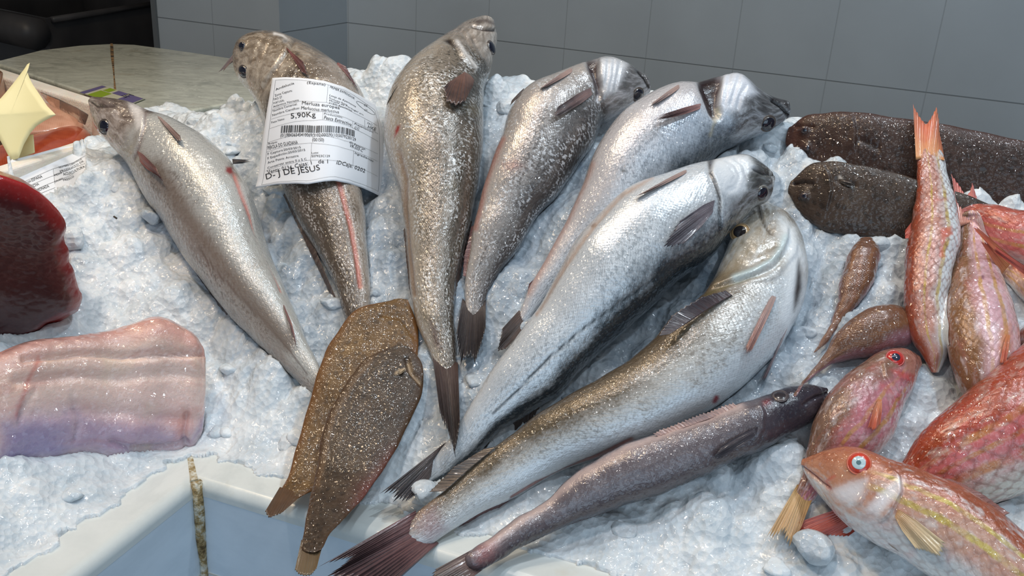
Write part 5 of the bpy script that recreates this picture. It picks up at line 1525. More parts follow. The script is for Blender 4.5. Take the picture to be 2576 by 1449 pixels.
MF = build_body(dict(st=[(509, 868, 502, 1110), (495, 845, 486, 1138), (455, 822, 450, 1150), (400, 812, 395, 1156), (340, 813, 330, 1160), (260, 833, 250, 1160), (160, 843, 140, 1168), (60, 868, 50, 1180), (-60, 910, -60, 1200), (-200, 950, -200, 1200), (-300, 1000, -300, 1170)],
                     k=.42, lift=.004, flat=.6, exp=.75, nose=.10, tailcap=.3, lumpy=.0012, smooth=.06,
                     feats=[('groove', [(514, 885), (440, 888), (380, 896), (300, 893), (200, 884), (60, 905)], 8, .0045), ('groove', [(508, 945), (420, 936), (300, 950), (180, 942), (40, 960)], 12, .003),
                            ('groove', [(500, 1060), (420, 1052), (330, 1040), (200, 1030), (60, 1040)], 14, .003), ('groove', [(470, 1040), (462, 1100), (470, 1150)], 8, .003),
                            ('groove', [(280, 1110), (380, 1128), (470, 1118)], 8, .003), ('groove', [(90, 980), (60, 1020), (45, 1060)], 7, .002), ('groove', [(180, 1000), (200, 1060), (190, 1110)], 9, .002),
                            ('bulge', (400, 840), 50, .004), ('bulge', (120, 1060), 50, .004), ('bulge', (330, 1080), 40, .003),
                            ('paint', [(-10, 1060), (60, 1040), (170, 1046), (190, 1090), (140, 1150), (0, 1170)], L(128, 122, 172), .8, 24), ('paint', [(200, 1050), (400, 1050), (420, 1110), (300, 1120), (210, 1110)], L(150, 130, 168), .7, 20),
                            ('paint', [(425, 1050), (470, 1036), (490, 1060), (470, 1110), (440, 1110)], L(206, 134, 118), .6, 14), ('line', [(100, 900), (70, 960), (40, 1040)], L(196, 96, 78), .55, 10),
                            ('line', [(514, 885), (440, 888), (380, 896), (300, 893)], L(150, 118, 112), .5, 5), ('paint', [(340, 815), (420, 812), (495, 850), (505, 880), (420, 872), (350, 850)], L(204, 148, 138), .55, 12)]),
                'monkfish_tail', 'skinned pink monkfish tail with a lilac belly flap, lower left', 'fish', None, mf, part='flesh')
fm = mf
fin('belly_flap', MF, [(486, 1118), (380, 1130), (280, 1128)], [(470, 1160), (380, 1176), (272, 1162)], fin_mat(L(204, 174, 172), L(206, 190, 180), .08), 'off', lift=.006, rays_n=5, rag=.2, thick=.002, dz=.004)
eyechip = simple('white_scrap', L(226, 206, 186), .4)

# ================================================================== tuna block
tu = Mat('tuna_flesh')
uv = tu.n('ShaderNodeUVMap', uv_map='uv').outputs[0]
sx = tu.n('ShaderNodeSeparateXYZ', {0: uv})
n1 = tu.noise(tu.obj(), 34, 5, 0.65)
n2 = tu.noise(tu.vmul(tu.obj(), (40, 40, 12)), 1.0, 4, 0.6)
rr = tu.math('ADD', sx.outputs[0], tu.math('MULTIPLY', tu.math('SUBTRACT', n1, 0.5), 0.22))
c = tu.ramp(rr, [(0.60, L(58, 9, 13)), (0.82, L(76, 12, 16)), (0.94, L(140, 24, 24)), (1.05, L(156, 34, 32))])
c = tu.mix(tu.math('MULTIPLY', tu.ramp(n2, [(0.5, 0.0), (0.7, 1.0)]), 0.35), c, L(52, 10, 14))
sk = tu.math('MULTIPLY', tu.ramp(sx.outputs[1], [(0.55, 0.0), (0.75, 1.0)]), tu.ramp(n1, [(0.40, 0.0), (0.55, 1.0)]))
c = tu.mix(tu.math('MULTIPLY', sk, 0.6), c, L(104, 64, 54))
tu.set(Base_Color=c, Roughness=0.32, Specular_IOR_Level=0.5, Coat_Weight=0.55, Coat_Roughness=0.12, Normal=tu.bump(n1, 0.2, 0.005),
       Coat_Normal=tu.wet(0.4, 0.003, 170.0), Subsurface_Weight=0.15, Subsurface_Radius=(1, .2, .15), Subsurface_Scale=.006)
tpx = np.array([(-160, 470), (-60, 455), (0, 461), (31, 471), (69, 485), (103, 506), (131, 530), (152, 552), (169, 578), (171, 594), (164, 613), (168, 634), (178, 650), (177, 680), (189, 697), (197, 730), (203, 750), (213, 765), (207, 785), (199, 803), (186, 807), (148, 827), (121, 834), (106, 851), (69, 869), (0, 896), (-80, 925), (-160, 940)], float)
tp = resample(np.r_[tpx, tpx[:1]], 141)[:-1]
tbase = at_t(np.array([90.]), np.array([850.]), hit_plane([90], [850], 0.004))[0]
hd = tbase - CAM; hd[2] = 0; hd /= np.linalg.norm(hd)
hr = np.array([hd[1], -hd[0], 0])
fn_ = hd * 0.94 + np.array([0, 0, 0.34])           # the cut face leans back a little
fn_ /= np.linalg.norm(fn_)


def on_face(px, py):
    r = rays(px, py)
    k = ((tbase - CAM) @ fn_) / (r @ fn_)
    return CAM + r * k[..., None]


ring0 = on_face(tp[:, 0], tp[:, 1])
tc = ring0.mean(0)
NTU = len(ring0)
rows, uvr = [], []
nz = lambda P, s_: np.sin(P[:, 0] * s_ + 1.3) * np.sin(P[:, 1] * s_ * 1.3 + .4) * np.sin(P[:, 2] * s_ * .9 + 2.)
for q_ in np.linspace(0.02, 1.0, 26):
    P = tc + (ring0 - tc) * q_
    P = P - fn_[None] * ((0.0025 * nz(P, 37) + 0.0008 * nz(P, 131)) * (1 - q_ ** 6))[:, None] + fn_[None] * (0.010 * q_ ** 8)
    rows.append(P); uvr.append((q_, 0.0))
for dep, sc_ in ((0.006, 1.004), (0.014, 1.0), (0.03, 0.99), (0.05, 0.97), (0.075, 0.93), (0.095, 0.84), (0.108, 0.68), (0.112, 0.4), (0.113, 0.02)):
    c0 = tc + hd * (dep + 0.010) - np.array([0, 0, dep * 0.12])
    P = c0 + (ring0 - tc) * sc_
    P = P + hd[None] * (0.003 * nz(P, 60))[:, None]
    rows.append(P); uvr.append((1.0, min(1, dep / 0.02)))
V = np.concatenate(rows)
nr_ = len(rows)
ii, jj = np.meshgrid(np.arange(nr_ - 1), np.arange(NTU), indexing='ij')
TF = np.stack([ii * NTU + jj, ii * NTU + (jj + 1) % NTU, (ii + 1) * NTU + (jj + 1) % NTU, (ii + 1) * NTU + jj], -1).reshape(-1, 4)
uvt = np.concatenate([np.tile(u_, (NTU, 1)) for u_ in uvr])
tuna = empty('tuna_block', (tc[0], tc[1], V[:, 2].min()), 'thick block of dark red tuna standing on the ice at the left edge', 'fish')
a_, b2_, c2_ = V[TF[:, 0]], V[TF[:, 1]], V[TF[:, 2]]
if (np.cross(b2_ - a_, c2_ - a_)[:NTU * 20] @ (-fn_)).sum() < 0:
    TF = TF[:, ::-1]
mesh('flesh', V, TF, tu, tuna, uvs={'uv': uvt})
ALL.append(BVHTree.FromPolygons([Vector(v) for v in V], [tuple(int(i) for i in f) for f in TF]))

# ================================================================== foam box with fillets, star tag
fo = Mat('white_foam')
vv = fo.n('ShaderNodeTexVoronoi', {'Vector': fo.obj(), 'Scale': 330.0}, feature='F1')
fo.set(Base_Color=fo.ramp(fo.noise(fo.obj(), 18, 4), [(0.35, L(226, 218, 204)), (0.65, L(238, 234, 226))]), Roughness=0.6, Normal=fo.bump(vv.outputs['Distance'], 0.3, 0.0015),
       Subsurface_Weight=0.2, Subsurface_Scale=0.004)
BZ = 1.100
o_px = np.array([(-330, 65), (247, 250), (272, 346), (-330, 540)], float)
i_px = np.array([(-330, 92), (231, 262), (252, 335), (-330, 518)], float)
oT = on_z(o_px[:, 0], o_px[:, 1], BZ)
iT = on_z(i_px[:, 0], i_px[:, 1], BZ)
oc = oT.mean(0)
foam = empty('foam_box', (oc[0], oc[1], BZ - 0.09), 'open white foam fish box with orange fillets, behind the star tag at upper left', 'box')
oB = oT + (oc - oT) * 0.05; oB[:, 2] = BZ - 0.09
iB = iT + (iT.mean(0) - iT) * 0.06; iB[:, 2] = BZ - 0.065
V = np.concatenate([oB, oT, iT, iB])
F = []
for i in range(4):
    j = (i + 1) % 4
    F += [(i, j, 4 + j, 4 + i), (4 + i, 4 + j, 8 + j, 8 + i), (8 + i, 8 + j, 12 + j, 12 + i)]
F += [(0, 3, 2, 1), (12, 13, 14, 15)]
fb = mesh('box_shell', V, F, fo, foam, smooth=False)
md = fb.modifiers.new('bevel', 'BEVEL'); md.width = .0035; md.segments = 3; md.limit_method = 'ANGLE'
FB_LO = BZ - 0.09


def fillet(name, label, z, st, mat, k=.35):
    """a fillet lying flat at one height inside the box"""
    st = np.array(st, float)
    n = 60
    x = np.linspace(0, 1, len(st))
    xn = np.linspace(0, 1, n)
    A = on_z(*spline(x, st[:, :2], xn).T, z)
    B = on_z(*spline(x, st[:, 2:], xn).T, z)
    K = 28
    V = []
    for i in range(n):
        e = math.sqrt(max(0.02, 1 - abs(2 * i / (n - 1) - 1) ** 8))
        m_, w_ = (A[i] + B[i]) / 2, (A[i] - B[i]) / 2 * e
        wl = np.linalg.norm(w_)
        for j in range(K):
            q = 2 * math.pi * j / K
            cq = np.sign(math.cos(q)) * abs(math.cos(q)) ** .7
            V.append(m_ + w_ * cq + np.array([0, 0, min(wl * k, .014) * math.sin(q) * e + .0005 * math.sin(i * .3 + 3 * cq)]))
    V = np.array(V)
    F = [(i * K + j, i * K + (j + 1) % K, (i + 1) * K + (j + 1) % K, (i + 1) * K + j) for i in range(n - 1) for j in range(K)]
    F += [tuple(range(K - 1, -1, -1)), tuple((n - 1) * K + j for j in range(K))]
    uv = [(i / (n - 1), j / K) for i in range(n) for j in range(K)]
    o = mesh(name, V, F, mat, None, uvs={'uv': uv})
    tag(o, label, 'fish', 'fillets in the foam box')
    return o


def flesh(name, a, b, scale=60):
    m = Mat(name)
    uvn = m.n('ShaderNodeUVMap', uv_map='uv').outputs[0]
    wv = m.n('ShaderNodeTexWave', {'Vector': m.vmul(uvn, (22, 3, 1)), 'Scale': 1.0, 'Distortion': 2.5, 'Detail': 2.0})
    n = m.noise(m.obj(), scale, 4)
    c_ = m.mix(m.math('MULTIPLY', wv.outputs['Fac'], 0.15), m.ramp(n, [(.35, a), (.65, b)]), tuple(min(1, k * 1.5 + .03) for k in b))
    m.set(Base_Color=c_, Roughness=.3, Coat_Weight=.7, Coat_Roughness=.1, Normal=m.bump(n, .3, .003))
    return m


fl1 = flesh('trout_flesh', L(158, 62, 34), L(180, 84, 52))
fl2 = flesh('pale_trout_flesh', L(190, 138, 112), L(208, 160, 136))
fillet('fish_fillet', 'deep orange fillet along the near wall inside the foam box', BZ - .034, [(224, 330, 234, 352), (190, 333, 205, 372), (140, 340, 150, 398), (80, 355, 90, 430), (10, 375, 20, 470), (-80, 400, -80, 520)], fl1)
fillet('fish_fillet', 'pale pinkish fillet along the far wall inside the foam box', BZ - .030, [(214, 272, 226, 318), (170, 262, 190, 326), (110, 252, 130, 332), (60, 240, 60, 340), (-20, 215, -20, 350), (-120, 190, -120, 380)], fl2)
fl3 = flesh('brown_fillet', L(150, 108, 78), L(172, 128, 96))
fillet('fish_fillet', 'brownish piece of fish at the far left inside the foam box', BZ - .012, [(14, 196, 14, 228), (0, 190, 0, 246), (-30, 184, -30, 262), (-90, 178, -90, 270)], fl3)
cf = Mat('clear_film')
cf.set(Base_Color=(.95, .93, .9), Roughness=.12, Transmission_Weight=.9, IOR=1.2, Normal=cf.bump(cf.noise(cf.obj(), 60, 3), .6, .004))
fa_, fb_ = np.array([(94, 228), (150, 250), (196, 272), (222, 288)]), np.array([(110, 262), (150, 285), (190, 300), (214, 312)])
fp = np.concatenate([on_z(*fa_.T.astype(float), BZ - .004), on_z(*fb_.T.astype(float), BZ - .022)])
film = mesh('plastic_film', np.concatenate([fp, fp + [0, 0, -.0012]]), [(0, 1, 5, 4), (1, 2, 6, 5), (2, 3, 7, 6), (12, 13, 9, 8), (13, 14, 10, 9), (14, 15, 11, 10),
            (1, 0, 8, 9), (2, 1, 9, 10), (3, 2, 10, 11), (7, 3, 11, 15), (6, 7, 15, 14), (5, 6, 14, 13), (4, 5, 13, 12), (0, 4, 12, 8)], cf)
tag(film, 'clear plastic film folded against the far wall inside the foam box', 'film')

ye = Mat('yellow_card')
ye.set(Base_Color=ye.ramp(ye.noise(ye.obj(), 14, 3), [(.3, L(232, 222, 168)), (.7, L(240, 232, 184))]), Roughness=.5, Specular_IOR_Level=.35)


def star(name, pts, c, t0, crease, fold, m):
    """card star with one fold: c, crease slope (px), fold = recession per 100 px above and below it"""
    P = np.asarray(pts, float)
    edge_ = resample(np.r_[P, P[:1]], 181)[:-1]
    n = len(edge_)
    V, F = [], []
    for off in (0.0, .0009):
        for q_ in (1.0, .8, .6, .4, .2, .03):
            X = np.array(c) + (edge_ - np.array(c)) * q_
            dy = X[:, 1] - (c[1] + crease * (X[:, 0] - c[0]))
            dy = np.sign(dy) * (np.sqrt(dy ** 2 + 16) - 4)
            t = t0 + np.where(dy < 0, -dy * fold[0], dy * fold[1]) / 100 + .004 * np.sin(X[:, 0] / 40.)
            V += list(at_t(X[:, 0], X[:, 1], t + off))
    for k_ in range(2):
        o_ = k_ * 6 * n
        for a in range(5):
            for j in range(n):
                f_ = (o_ + a * n + j, o_ + a * n + (j + 1) % n, o_ + (a + 1) * n + (j + 1) % n, o_ + (a + 1) * n + j)
                F.append(f_ if k_ == 0 else f_[::-1])
        F.append(tuple(o_ + 5 * n + j for j in range(n)))
    for j in range(n):
        F.append((j, 6 * n + j, 6 * n + (j + 1) % n, (j + 1) % n))
    return mesh(name, np.array(V), F, m, None, smooth=True)


tS = float((on_z(np.array([60.]), np.array([390.]), BZ)[0] - CAM) @ FWD)
s_pts = np.array([(75, 158), (72, 172), (68, 180), (75, 198), (82, 212), (104, 244), (119, 267), (141, 289), (112, 304), (92, 317), (77, 334), (60, 364), (47, 398), (27, 404), (15, 380), (0, 352), (-30, 310), (-80, 300), (-40, 270), (0, 249), (15, 232), (37, 205), (56, 180), (62, 172), (68, 162)], float)
stag = star('star_tag', s_pts, (26, 288), tS - .02, -.07, (.016, -.004), ye)
stag['category'] = 'tag'
s2_pts = np.array([(60, 340), (84, 338), (88, 384), (50, 400), (44, 398), (50, 372)], float)
tag(stag, 'pale yellow star-shaped card tag standing in the foam box', 'tag')
st2 = star('star_tag', s2_pts, (68, 366), tS - .006, 0, (.002, -.002), ye)
tag(st2, 'point of a second yellow card star showing behind the big one', 'tag')

# ================================================================== printed papers
pw = Mat('white_paper')
pw.set(Base_Color=L(232, 235, 240), Roughness=.45, Specular_IOR_Level=.4, Normal=pw.bump(pw.noise(pw.obj(), 40, 3), .06, .002))
ink = simple('black_ink', L(26, 26, 30), .5)
GLY = {}


def text_mesh(s):
    if s in GLY:
        return GLY[s]
    cu = bpy.data.curves.new('txt', 'FONT')
    cu.body = s
    cu.size = 1.0
    cu.resolution_u = 2
    ob = bpy.data.objects.new('txt', cu)
    COL.objects.link(ob)
    dg = bpy.context.evaluated_depsgraph_get()
    me = bpy.data.meshes.new_from_object(ob.evaluated_get(dg))
    V = np.array([v.co[:2] for v in me.vertices])
    F = [tuple(p.vertices) for p in me.polygons]
    bpy.data.objects.remove(ob)
    bpy.data.curves.remove(cu)
    bpy.data.meshes.remove(me)
    GLY[s] = (V, F)
    return GLY[s]


class Sheet:
    """a paper patch bounded by four pixel curves (top, bottom: left to right; left, right: top to bottom)"""

    def __init__(s, top, bot, left, right, nx=60, ny=60):
        s.T, s.B, s.Lf, s.R = [resample(np.array(c, float), 101) for c in (top, bot, left, right)]

    @staticmethod
    def ev(c, x):
        i = np.clip(x, 0, 1) * 100
        k = np.clip(np.floor(i).astype(int), 0, 99)
        f = (i - k)[..., None]
        return c[k] * (1 - f) + c[k + 1] * f

    def px(s, u, v):
        u, v = np.asarray(u, float), np.asarray(v, float)
        U, V_ = u[..., None], v[..., None]
        c00, c10, c01, c11 = s.T[0], s.T[-1], s.B[0], s.B[-1]
        return ((1 - V_) * s.ev(s.T, u) + V_ * s.ev(s.B, u) + (1 - U) * s.ev(s.Lf, v) + U * s.ev(s.R, v)
                - ((1 - U) * (1 - V_) * c00 + U * (1 - V_) * c10 + (1 - U) * V_ * c01 + U * V_ * c11))

    def inv(s, x, y):
        u = v = 0.5
        for _ in range(30):
            p = s.px(u, v)
            eu, ev_ = (1e-3 if u < .5 else -1e-3), (1e-3 if v < .5 else -1e-3)
            du = (s.px(u + eu, v) - p) / eu
            dv = (s.px(u, v + ev_) - p) / ev_
            J = np.array([du, dv]).T
            d = np.linalg.lstsq(J, np.array([x, y]) - p, rcond=None)[0]
            u, v = float(np.clip(u + d[0], 0, 1)), float(np.clip(v + d[1], 0, 1))
        return np.array([u, v])

    def build(s, depth, name, mat, parent, n=48, thick=.0004):
        s.depth = depth
        g = np.linspace(0, 1, n)
        U, V_ = np.meshgrid(g, g, indexing='ij')
        P = s.at(U, V_)
        Q = s.at(U, V_, -thick)
        nv = n * n
        V = np.concatenate([P.reshape(-1, 3), Q.reshape(-1, 3)])
        ii, jj = np.meshgrid(np.arange(n - 1), np.arange(n - 1), indexing='ij')
        q = np.stack([ii * n + jj, ii * n + jj + 1, (ii + 1) * n + jj + 1, (ii + 1) * n + jj], -1).reshape(-1, 4)
        ring = [(i, 0) for i in range(n)] + [(n - 1, j) for j in range(1, n)] + [(i, n - 1) for i in range(n - 2, -1, -1)] + [(0, j) for j in range(n - 2, 0, -1)]
        r = [a * n + b for a, b in ring]
        e = np.array([[r[k], r[(k + 1) % len(r)], r[(k + 1) % len(r)] + nv, r[k] + nv] for k in range(len(r))])
        return mesh(name, V, np.concatenate([q, q[:, ::-1] + nv, e]), mat, parent)

    def at(s, u, v, up=0.0):
        p = s.px(u, v)
        return at_t(p[..., 0], p[..., 1], s.depth(np.asarray(u, float), np.asarray(v, float)) - up)

    # ---- print
    def start(s):
        s.V, s.F = [], []

    def add(s, uv, faces, up=.00035):
        o = sum(len(a) for a in s.V)
        s.V.append(s.at(uv[:, 0], uv[:, 1], up))
        s.F += [tuple(o + i for i in f) for f in faces]

    def text(s, body, p0, p1, hpx, flip=False):
        V, F = text_mesh(body)
        a, b = s.inv(*p0), s.inv(*p1)
        pa, pb = np.array(p0, float), np.array(p1, float)
        d = pb - pa
        nrm = np.array([d[1], -d[0]]) / np.linalg.norm(d)      # up in the picture
        up = s.inv(*(pa + nrm * hpx)) - a
        w_ = V[:, 0].max() - V[:, 0].min()
        x = (V[:, 0] - V[:, 0].min()) / w_
        y = V[:, 1] / 0.70
        uv = a[None] + (b - a)[None] * x[:, None] + up[None] * y[:, None]
        s.add(uv, F)

    def line(s, pts, wpx):
        q = [s.inv(*p) for p in pts]
        for a, b in zip(q[:-1], q[1:]):
            pa, pb = s.px(*a), s.px(*b)
            d = pb - pa
            n_ = np.array([d[1], -d[0]]) / np.linalg.norm(d)
            off = (s.inv(*(pa + n_ * wpx)) - a) / 2
            k = 14
            x = np.linspace(0, 1, k)[:, None]
            mid_ = a[None] + (b - a)[None] * x
            uv = np.concatenate([mid_ + off, mid_ - off])
            s.add(uv, [(i, i + 1, k + i + 1, k + i) for i in range(k - 1)])

    def quad(s, a, b, c, d):
        s.add(np.array([a, b, c, d]), [(0, 1, 2, 3)])

    def print_(s, name, parent, mat):
        return mesh(name, np.concatenate(s.V), s.F, mat, parent, smooth=False)


# -------- the weight label on the second hake
k3 = lambda x, y: (600 + x * .24152, 170 + y * .24152)
crv = lambda pts: [k3(*p) for p in pts]
lab = Sheet(crv([(352, 108), (480, 100), (600, 104), (750, 116), (900, 140), (1100, 200), (1250, 282), (1425, 385)]),
            crv([(172, 1256), (400, 1216), (600, 1208), (720, 1216), (800, 1202), (900, 1186), (1000, 1180), (1150, 1208), (1300, 1258), (1420, 1312), (1508, 1364)]),
            crv([(352, 108), (335, 220), (300, 420), (270, 620), (245, 800), (222, 1000), (195, 1180), (172, 1256)]),
            crv([(1425, 385), (1450, 470), (1490, 600), (1508, 700), (1519, 900), (1521, 1100), (1518, 1260), (1508, 1364)]))
gu, gv = np.meshgrid(np.linspace(.02, .98, 22), np.linspace(.02, .98, 22), indexing='ij')
gp = lab.px(gu, gv)
rows_, ts_ = [], []
for a in range(22):
    for b in range(22):
        h_ = cast(H2, gp[a, b, 0], gp[a, b, 1])
        if h_ is not None:
            rows_.append((gu[a, b], gv[a, b])); ts_.append(h_[2])
rows_, ts_ = np.array(rows_), np.array(ts_)
basis = lambda u, v: np.stack([np.ones_like(u), u, v, u * u, u * v, v * v, u * u * v, u ** 3], -1)
co, *_ = np.linalg.lstsq(basis(rows_[:, 0], rows_[:, 1]), ts_, rcond=None)
fit = basis(rows_[:, 0], rows_[:, 1]) @ co
clear = np.max(fit - ts_) + .0012
print('label clearance', clear)


def lab_depth(u, v):
    t_ = basis(np.clip(u, 0, 1), np.clip(v, 0, 1)) @ co - clear
    return t_ + .0015 * np.sin(v * 5 + u * 2) * (u - .5)


labo = empty('weight_label', lab.__class__ and tuple(H2.root.location), 'white printed weight label with a barcode draped over the brown hake', 'label')
lab.build(lab_depth, 'paper', pw, labo)
lab.start()
for a, b, c_, h_ in [("Andalucía", (388, 240), (582, 170), 22), ("(España)", (712, 166), (905, 188), 26), ("Zona Captura:", (380, 302), (562, 247), 22), ("FAO 27", (370, 342), (456, 314), 22),
                     ("PORTUGAL", (366, 382), (478, 348), 20), ("Atlántico Noreste", (362, 418), (630, 345), 20), ("PRIMER EXPEDIDOR", (950, 210), (1206, 332), 24),
                     ("Lonja de Ayamonte", (945, 294), (1222, 415), 20), ("Productos Pesca", (942, 322), (1130, 396), 18), ("Muelle de Portugal s/n", (942, 348), (1300, 500), 18), ("21400 Ayamonte", (940, 372), (1180, 458), 18),
                     ("Nombre Comercial:", (360, 462), (612, 388), 22), ("Merluza europea", (660, 382), (1054, 434), 36), ("Nombre Científico:", (355, 507), (638, 428), 22), ("Merluccius merluccius", (652, 434), (1046, 477), 34),
                     ("Peso Neto:", (345, 582), (482, 540), 20), ("5,90Kg", (545, 530), (804, 512), 54), ("Producción:", (890, 487), (1082, 527), 20), ("Pesca Extractiva", (888, 536), (1176, 612), 38),
                     ("Presentación:", (1205, 592), (1402, 682), 20), ("C/C", (1205, 636), (1256, 652), 26), ("FAO:", (1340, 586), (1396, 608), 20), ("HKE", (1344, 630), (1428, 660), 34), ("ES", (1308, 398), (1340, 410), 20), ("CE", (1308, 448), (1340, 458), 20),
                     ("(01)98436545410069(3102)000590(10)5079230129", (435, 724), (1224, 768), 36), ("Buque:", (312, 802), (406, 780), 20), ("PEROLA DO GUADIANA", (308, 857), (620, 794), 38), ("(00150)", (768, 766), (890, 768), 36),
                     ("ID Externa:", (1155, 786), (1322, 858), 20), ("VR-503-C", (1154, 824), (1292, 880), 32), ("F Captura:20/03/2015", (305, 912), (650, 838), 22), ("F Expedición:20/03/2015", (305, 957), (696, 866), 22),
                     ("Arte Pesca: Arrastre", (305, 1002), (626, 926), 22), ("Conservar entre 0 y 5 C", (303, 1058), (712, 962), 22), ("Lote:", (762, 898), (836, 892), 20), ("507923C129", (760, 932), (952, 932), 24),
                     ("Ingredientes", (1210, 897), (1402, 984), 22), ("Venta: 0134", (303, 1110), (560, 1058), 42), ("Cajas: 1", (590, 1046), (764, 1006), 42), ("de 1", (830, 996), (932, 996), 42),
                     ("IDCaja: 0202", (1018, 1004), (1316, 1096), 42), ("D- J DE JESUS", (290, 1166), (852, 1062), 60)]:
    lab.text(a, k3(*b), k3(*c_), h_ * .24152)
lab.print_('printed_text', labo, ink)
lab.start()
W_ = .42
for pts in [[(385, 130), (640, 128), (930, 178), (1200, 288), (1418, 440)], [(1418, 440), (1470, 700), (1468, 1000), (1455, 1290)], [(240, 1222), (640, 1178), (960, 1136), (1200, 1186), (1455, 1290)], [(385, 130), (330, 560), (290, 880), (240, 1222)],
            [(355, 435), (640, 350), (915, 362), (1200, 470), (1448, 606)], [(340, 537), (640, 465), (880, 455), (1180, 552), (1455, 690)], [(325, 635), (600, 560), (870, 542), (1190, 628), (1455, 770)],
            [(303, 782), (560, 710), (760, 690), (1100, 760), (1450, 900)], [(290, 880), (560, 806), (760, 785), (1100, 840), (1450, 978)], [(283, 1078), (560, 994), (750, 962), (1100, 990), (1450, 1134)],
            [(933, 180), (917, 362)], [(880, 454), (874, 545)], [(1190, 556), (1187, 630)], [(1315, 540), (1315, 612)], [(762, 787), (750, 962)], [(1200, 862), (1192, 1016)]]:
    lab.line([k3(*p) for p in pts], W_)
ov = [(1325 + 98 * math.cos(q) * .98 + 10 * math.sin(q), 421 + 62 * math.cos(q) + 34 * math.sin(q)) for q in np.linspace(0, 2 * math.pi, 25)]
lab.line([k3(*p) for p in ov], .7)
lab.print_('printed_lines', labo, ink)
lab.start()
TL, BL, TR, BR = [lab.inv(*k3(*p)) for p in ((446, 606), (439, 682), (1211, 657), (1208, 722))]
x = 0.0
br = random.Random(3)
seq = []
while x < 1:
    wd = br.choice([.0045, .0045, .009, .0135]); seq.append((x, min(1, x + wd))); x += wd + br.choice([.005, .005, .0095, .013])
for a, b in seq:
    lab.quad(TL + (TR - TL) * a, TL + (TR - TL) * b, BL + (BR - BL) * b, BL + (BR - BL) * a)
lab.print_('barcode', labo, ink)

# -------- the trout sheet folded over the near wall of the foam box
sh = Sheet([(30, 400), (50, 397), (100, 384), (147, 371), (190, 366), (226, 352)], [(-60, 540), (40, 520), (100, 500), (170, 480), (222, 450)],
           [(30, 400), (0, 440), (-30, 490), (-60, 540)], [(226, 352), (226, 390), (224, 425), (222, 450)])
tA = (on_z(np.array([140.]), np.array([376.]), BZ + .001)[0] - CAM) @ FWD


def sh_depth(u, v):
    p = sh.px(np.clip(u, 0, 1), np.clip(v, 0, 1))
    r = rays(p[..., 0], p[..., 1])
    # a plane hinged on the rim, dropping toward the viewer like the ice
    top = on_z(np.array([50., 226.]), np.array([397., 352.]), BZ + .0015)
    e = top[1] - top[0]; e /= np.linalg.norm(e)
    out = np.array([e[1], -e[0], 0]); out /= np.linalg.norm(out)
    if out @ (CAM - top[0]) < 0:
        out = -out
    dn = out * .80 + np.array([0, 0, -.60])
    n_ = np.cross(e, dn)
    return ((top[0] - CAM) @ n_) / (r @ n_)


shet = empty('box_label', (top_ := on_z(np.array([140.]), np.array([376.]), BZ))[0], 'printed paper sheet hanging over the near edge of the foam box, half under ice', 'paper')
sh.build(sh_depth, 'paper', pw, shet)
sh.start()
c1 = lambda x, y: (x * .24845, 140 + y * .24845)
for pts in [[(140, 1312), (540, 1145), (865, 1012)], [(232, 1345), (540, 1215), (740, 1135), (862, 1090)], [(290, 1388), (540, 1280), (752, 1188)], [(380, 1410), (560, 1335)], [(540, 1148), (548, 1225), (556, 1300)]]:
    sh.line([c1(*p) for p in pts], .55)
for a, b, c_, h_ in [("LUGAR ORIGEN", (185, 1330), (318, 1276), 22), ("ESPAÑA", (326, 1274), (432, 1232), 30), ("TRUCHA", (292, 1352), (398, 1308), 28), ("ASALMONADA", (322, 1405), (502, 1330), 30),
                     ("NOMBRE CIENTIFICO", (600, 1142), (832, 1050), 20), ("PRODUCTO DE", (612, 1182), (850, 1072), 22), ("ACUICULTURA", (645, 1215), (862, 1128), 30), ("PESO", (556, 1222), (632, 1190), 20), ("CALIBRE", (556, 1284), (640, 1250), 18), ("FRESCO", (645, 1272), (752, 1228), 24)]:
    sh.text(a, c1(*b), c1(*c_), h_ * .24845)
sh.print_('printed_text', shet, ink)

# -------- purple and green leaflet on the ledge
lz = TZ + .0012
lq = [(196, 232), (256, 214), (366, 249), (318, 262)]
lf = Sheet([lq[0], lq[1]], [(318, 268), lq[2]], [lq[0], (318, 268)], [lq[1], lq[2]])
ld = lambda u, v: ((lz - CAM[2]) / rays(*np.moveaxis(lf.px(np.clip(u, 0, 1), np.clip(v, 0, 1)), -1, 0))[..., 2])
leaf = empty('leaflet', on_z(np.array([280.]), np.array([240.]), lz)[0], 'purple and lime green printed leaflet on the marble ledge behind the leftmost hake', 'leaflet')
lf.build(ld, 'paper', simple('leaflet_paper', L(186, 184, 160), .35), leaf, n=8, thick=.0008)
pur, lim, whi = simple('purple_ink', L(100, 92, 132), .35), simple('lime_ink', L(134, 158, 44), .35), simple('white_ink', L(200, 202, 206), .4)


def band(v0, v1, u0, u1, m, nm):
    lf.start()
    k = 6
    x = np.linspace(u0, u1, k)
    lf.add(np.concatenate([np.stack([x, np.full(k, v0)], 1), np.stack([x, np.full(k, v1)], 1)]), [(i, i + 1, k + i + 1, k + i) for i in range(k - 1)], up=.0006)
    lf.print_(nm, leaf, m)


band(.02, .12, 0.02, .98, pur, 'printed_band')
band(.18, .42, .02, .62, lim, 'printed_band')
band(.20, .34, .66, .98, lim, 'printed_band')
band(.40, .62, .66, .98, pur, 'printed_band')
band(.66, .96, .10, .98, pur, 'printed_band')
lf.start()
_ad = lf.add
lf.add = lambda uv, f, up=.0009: _ad(uv, f, .0011)
lf.text("FIL", (344, 238), (312, 247), -9)
lf.print_('printed_text', leaf, ink)

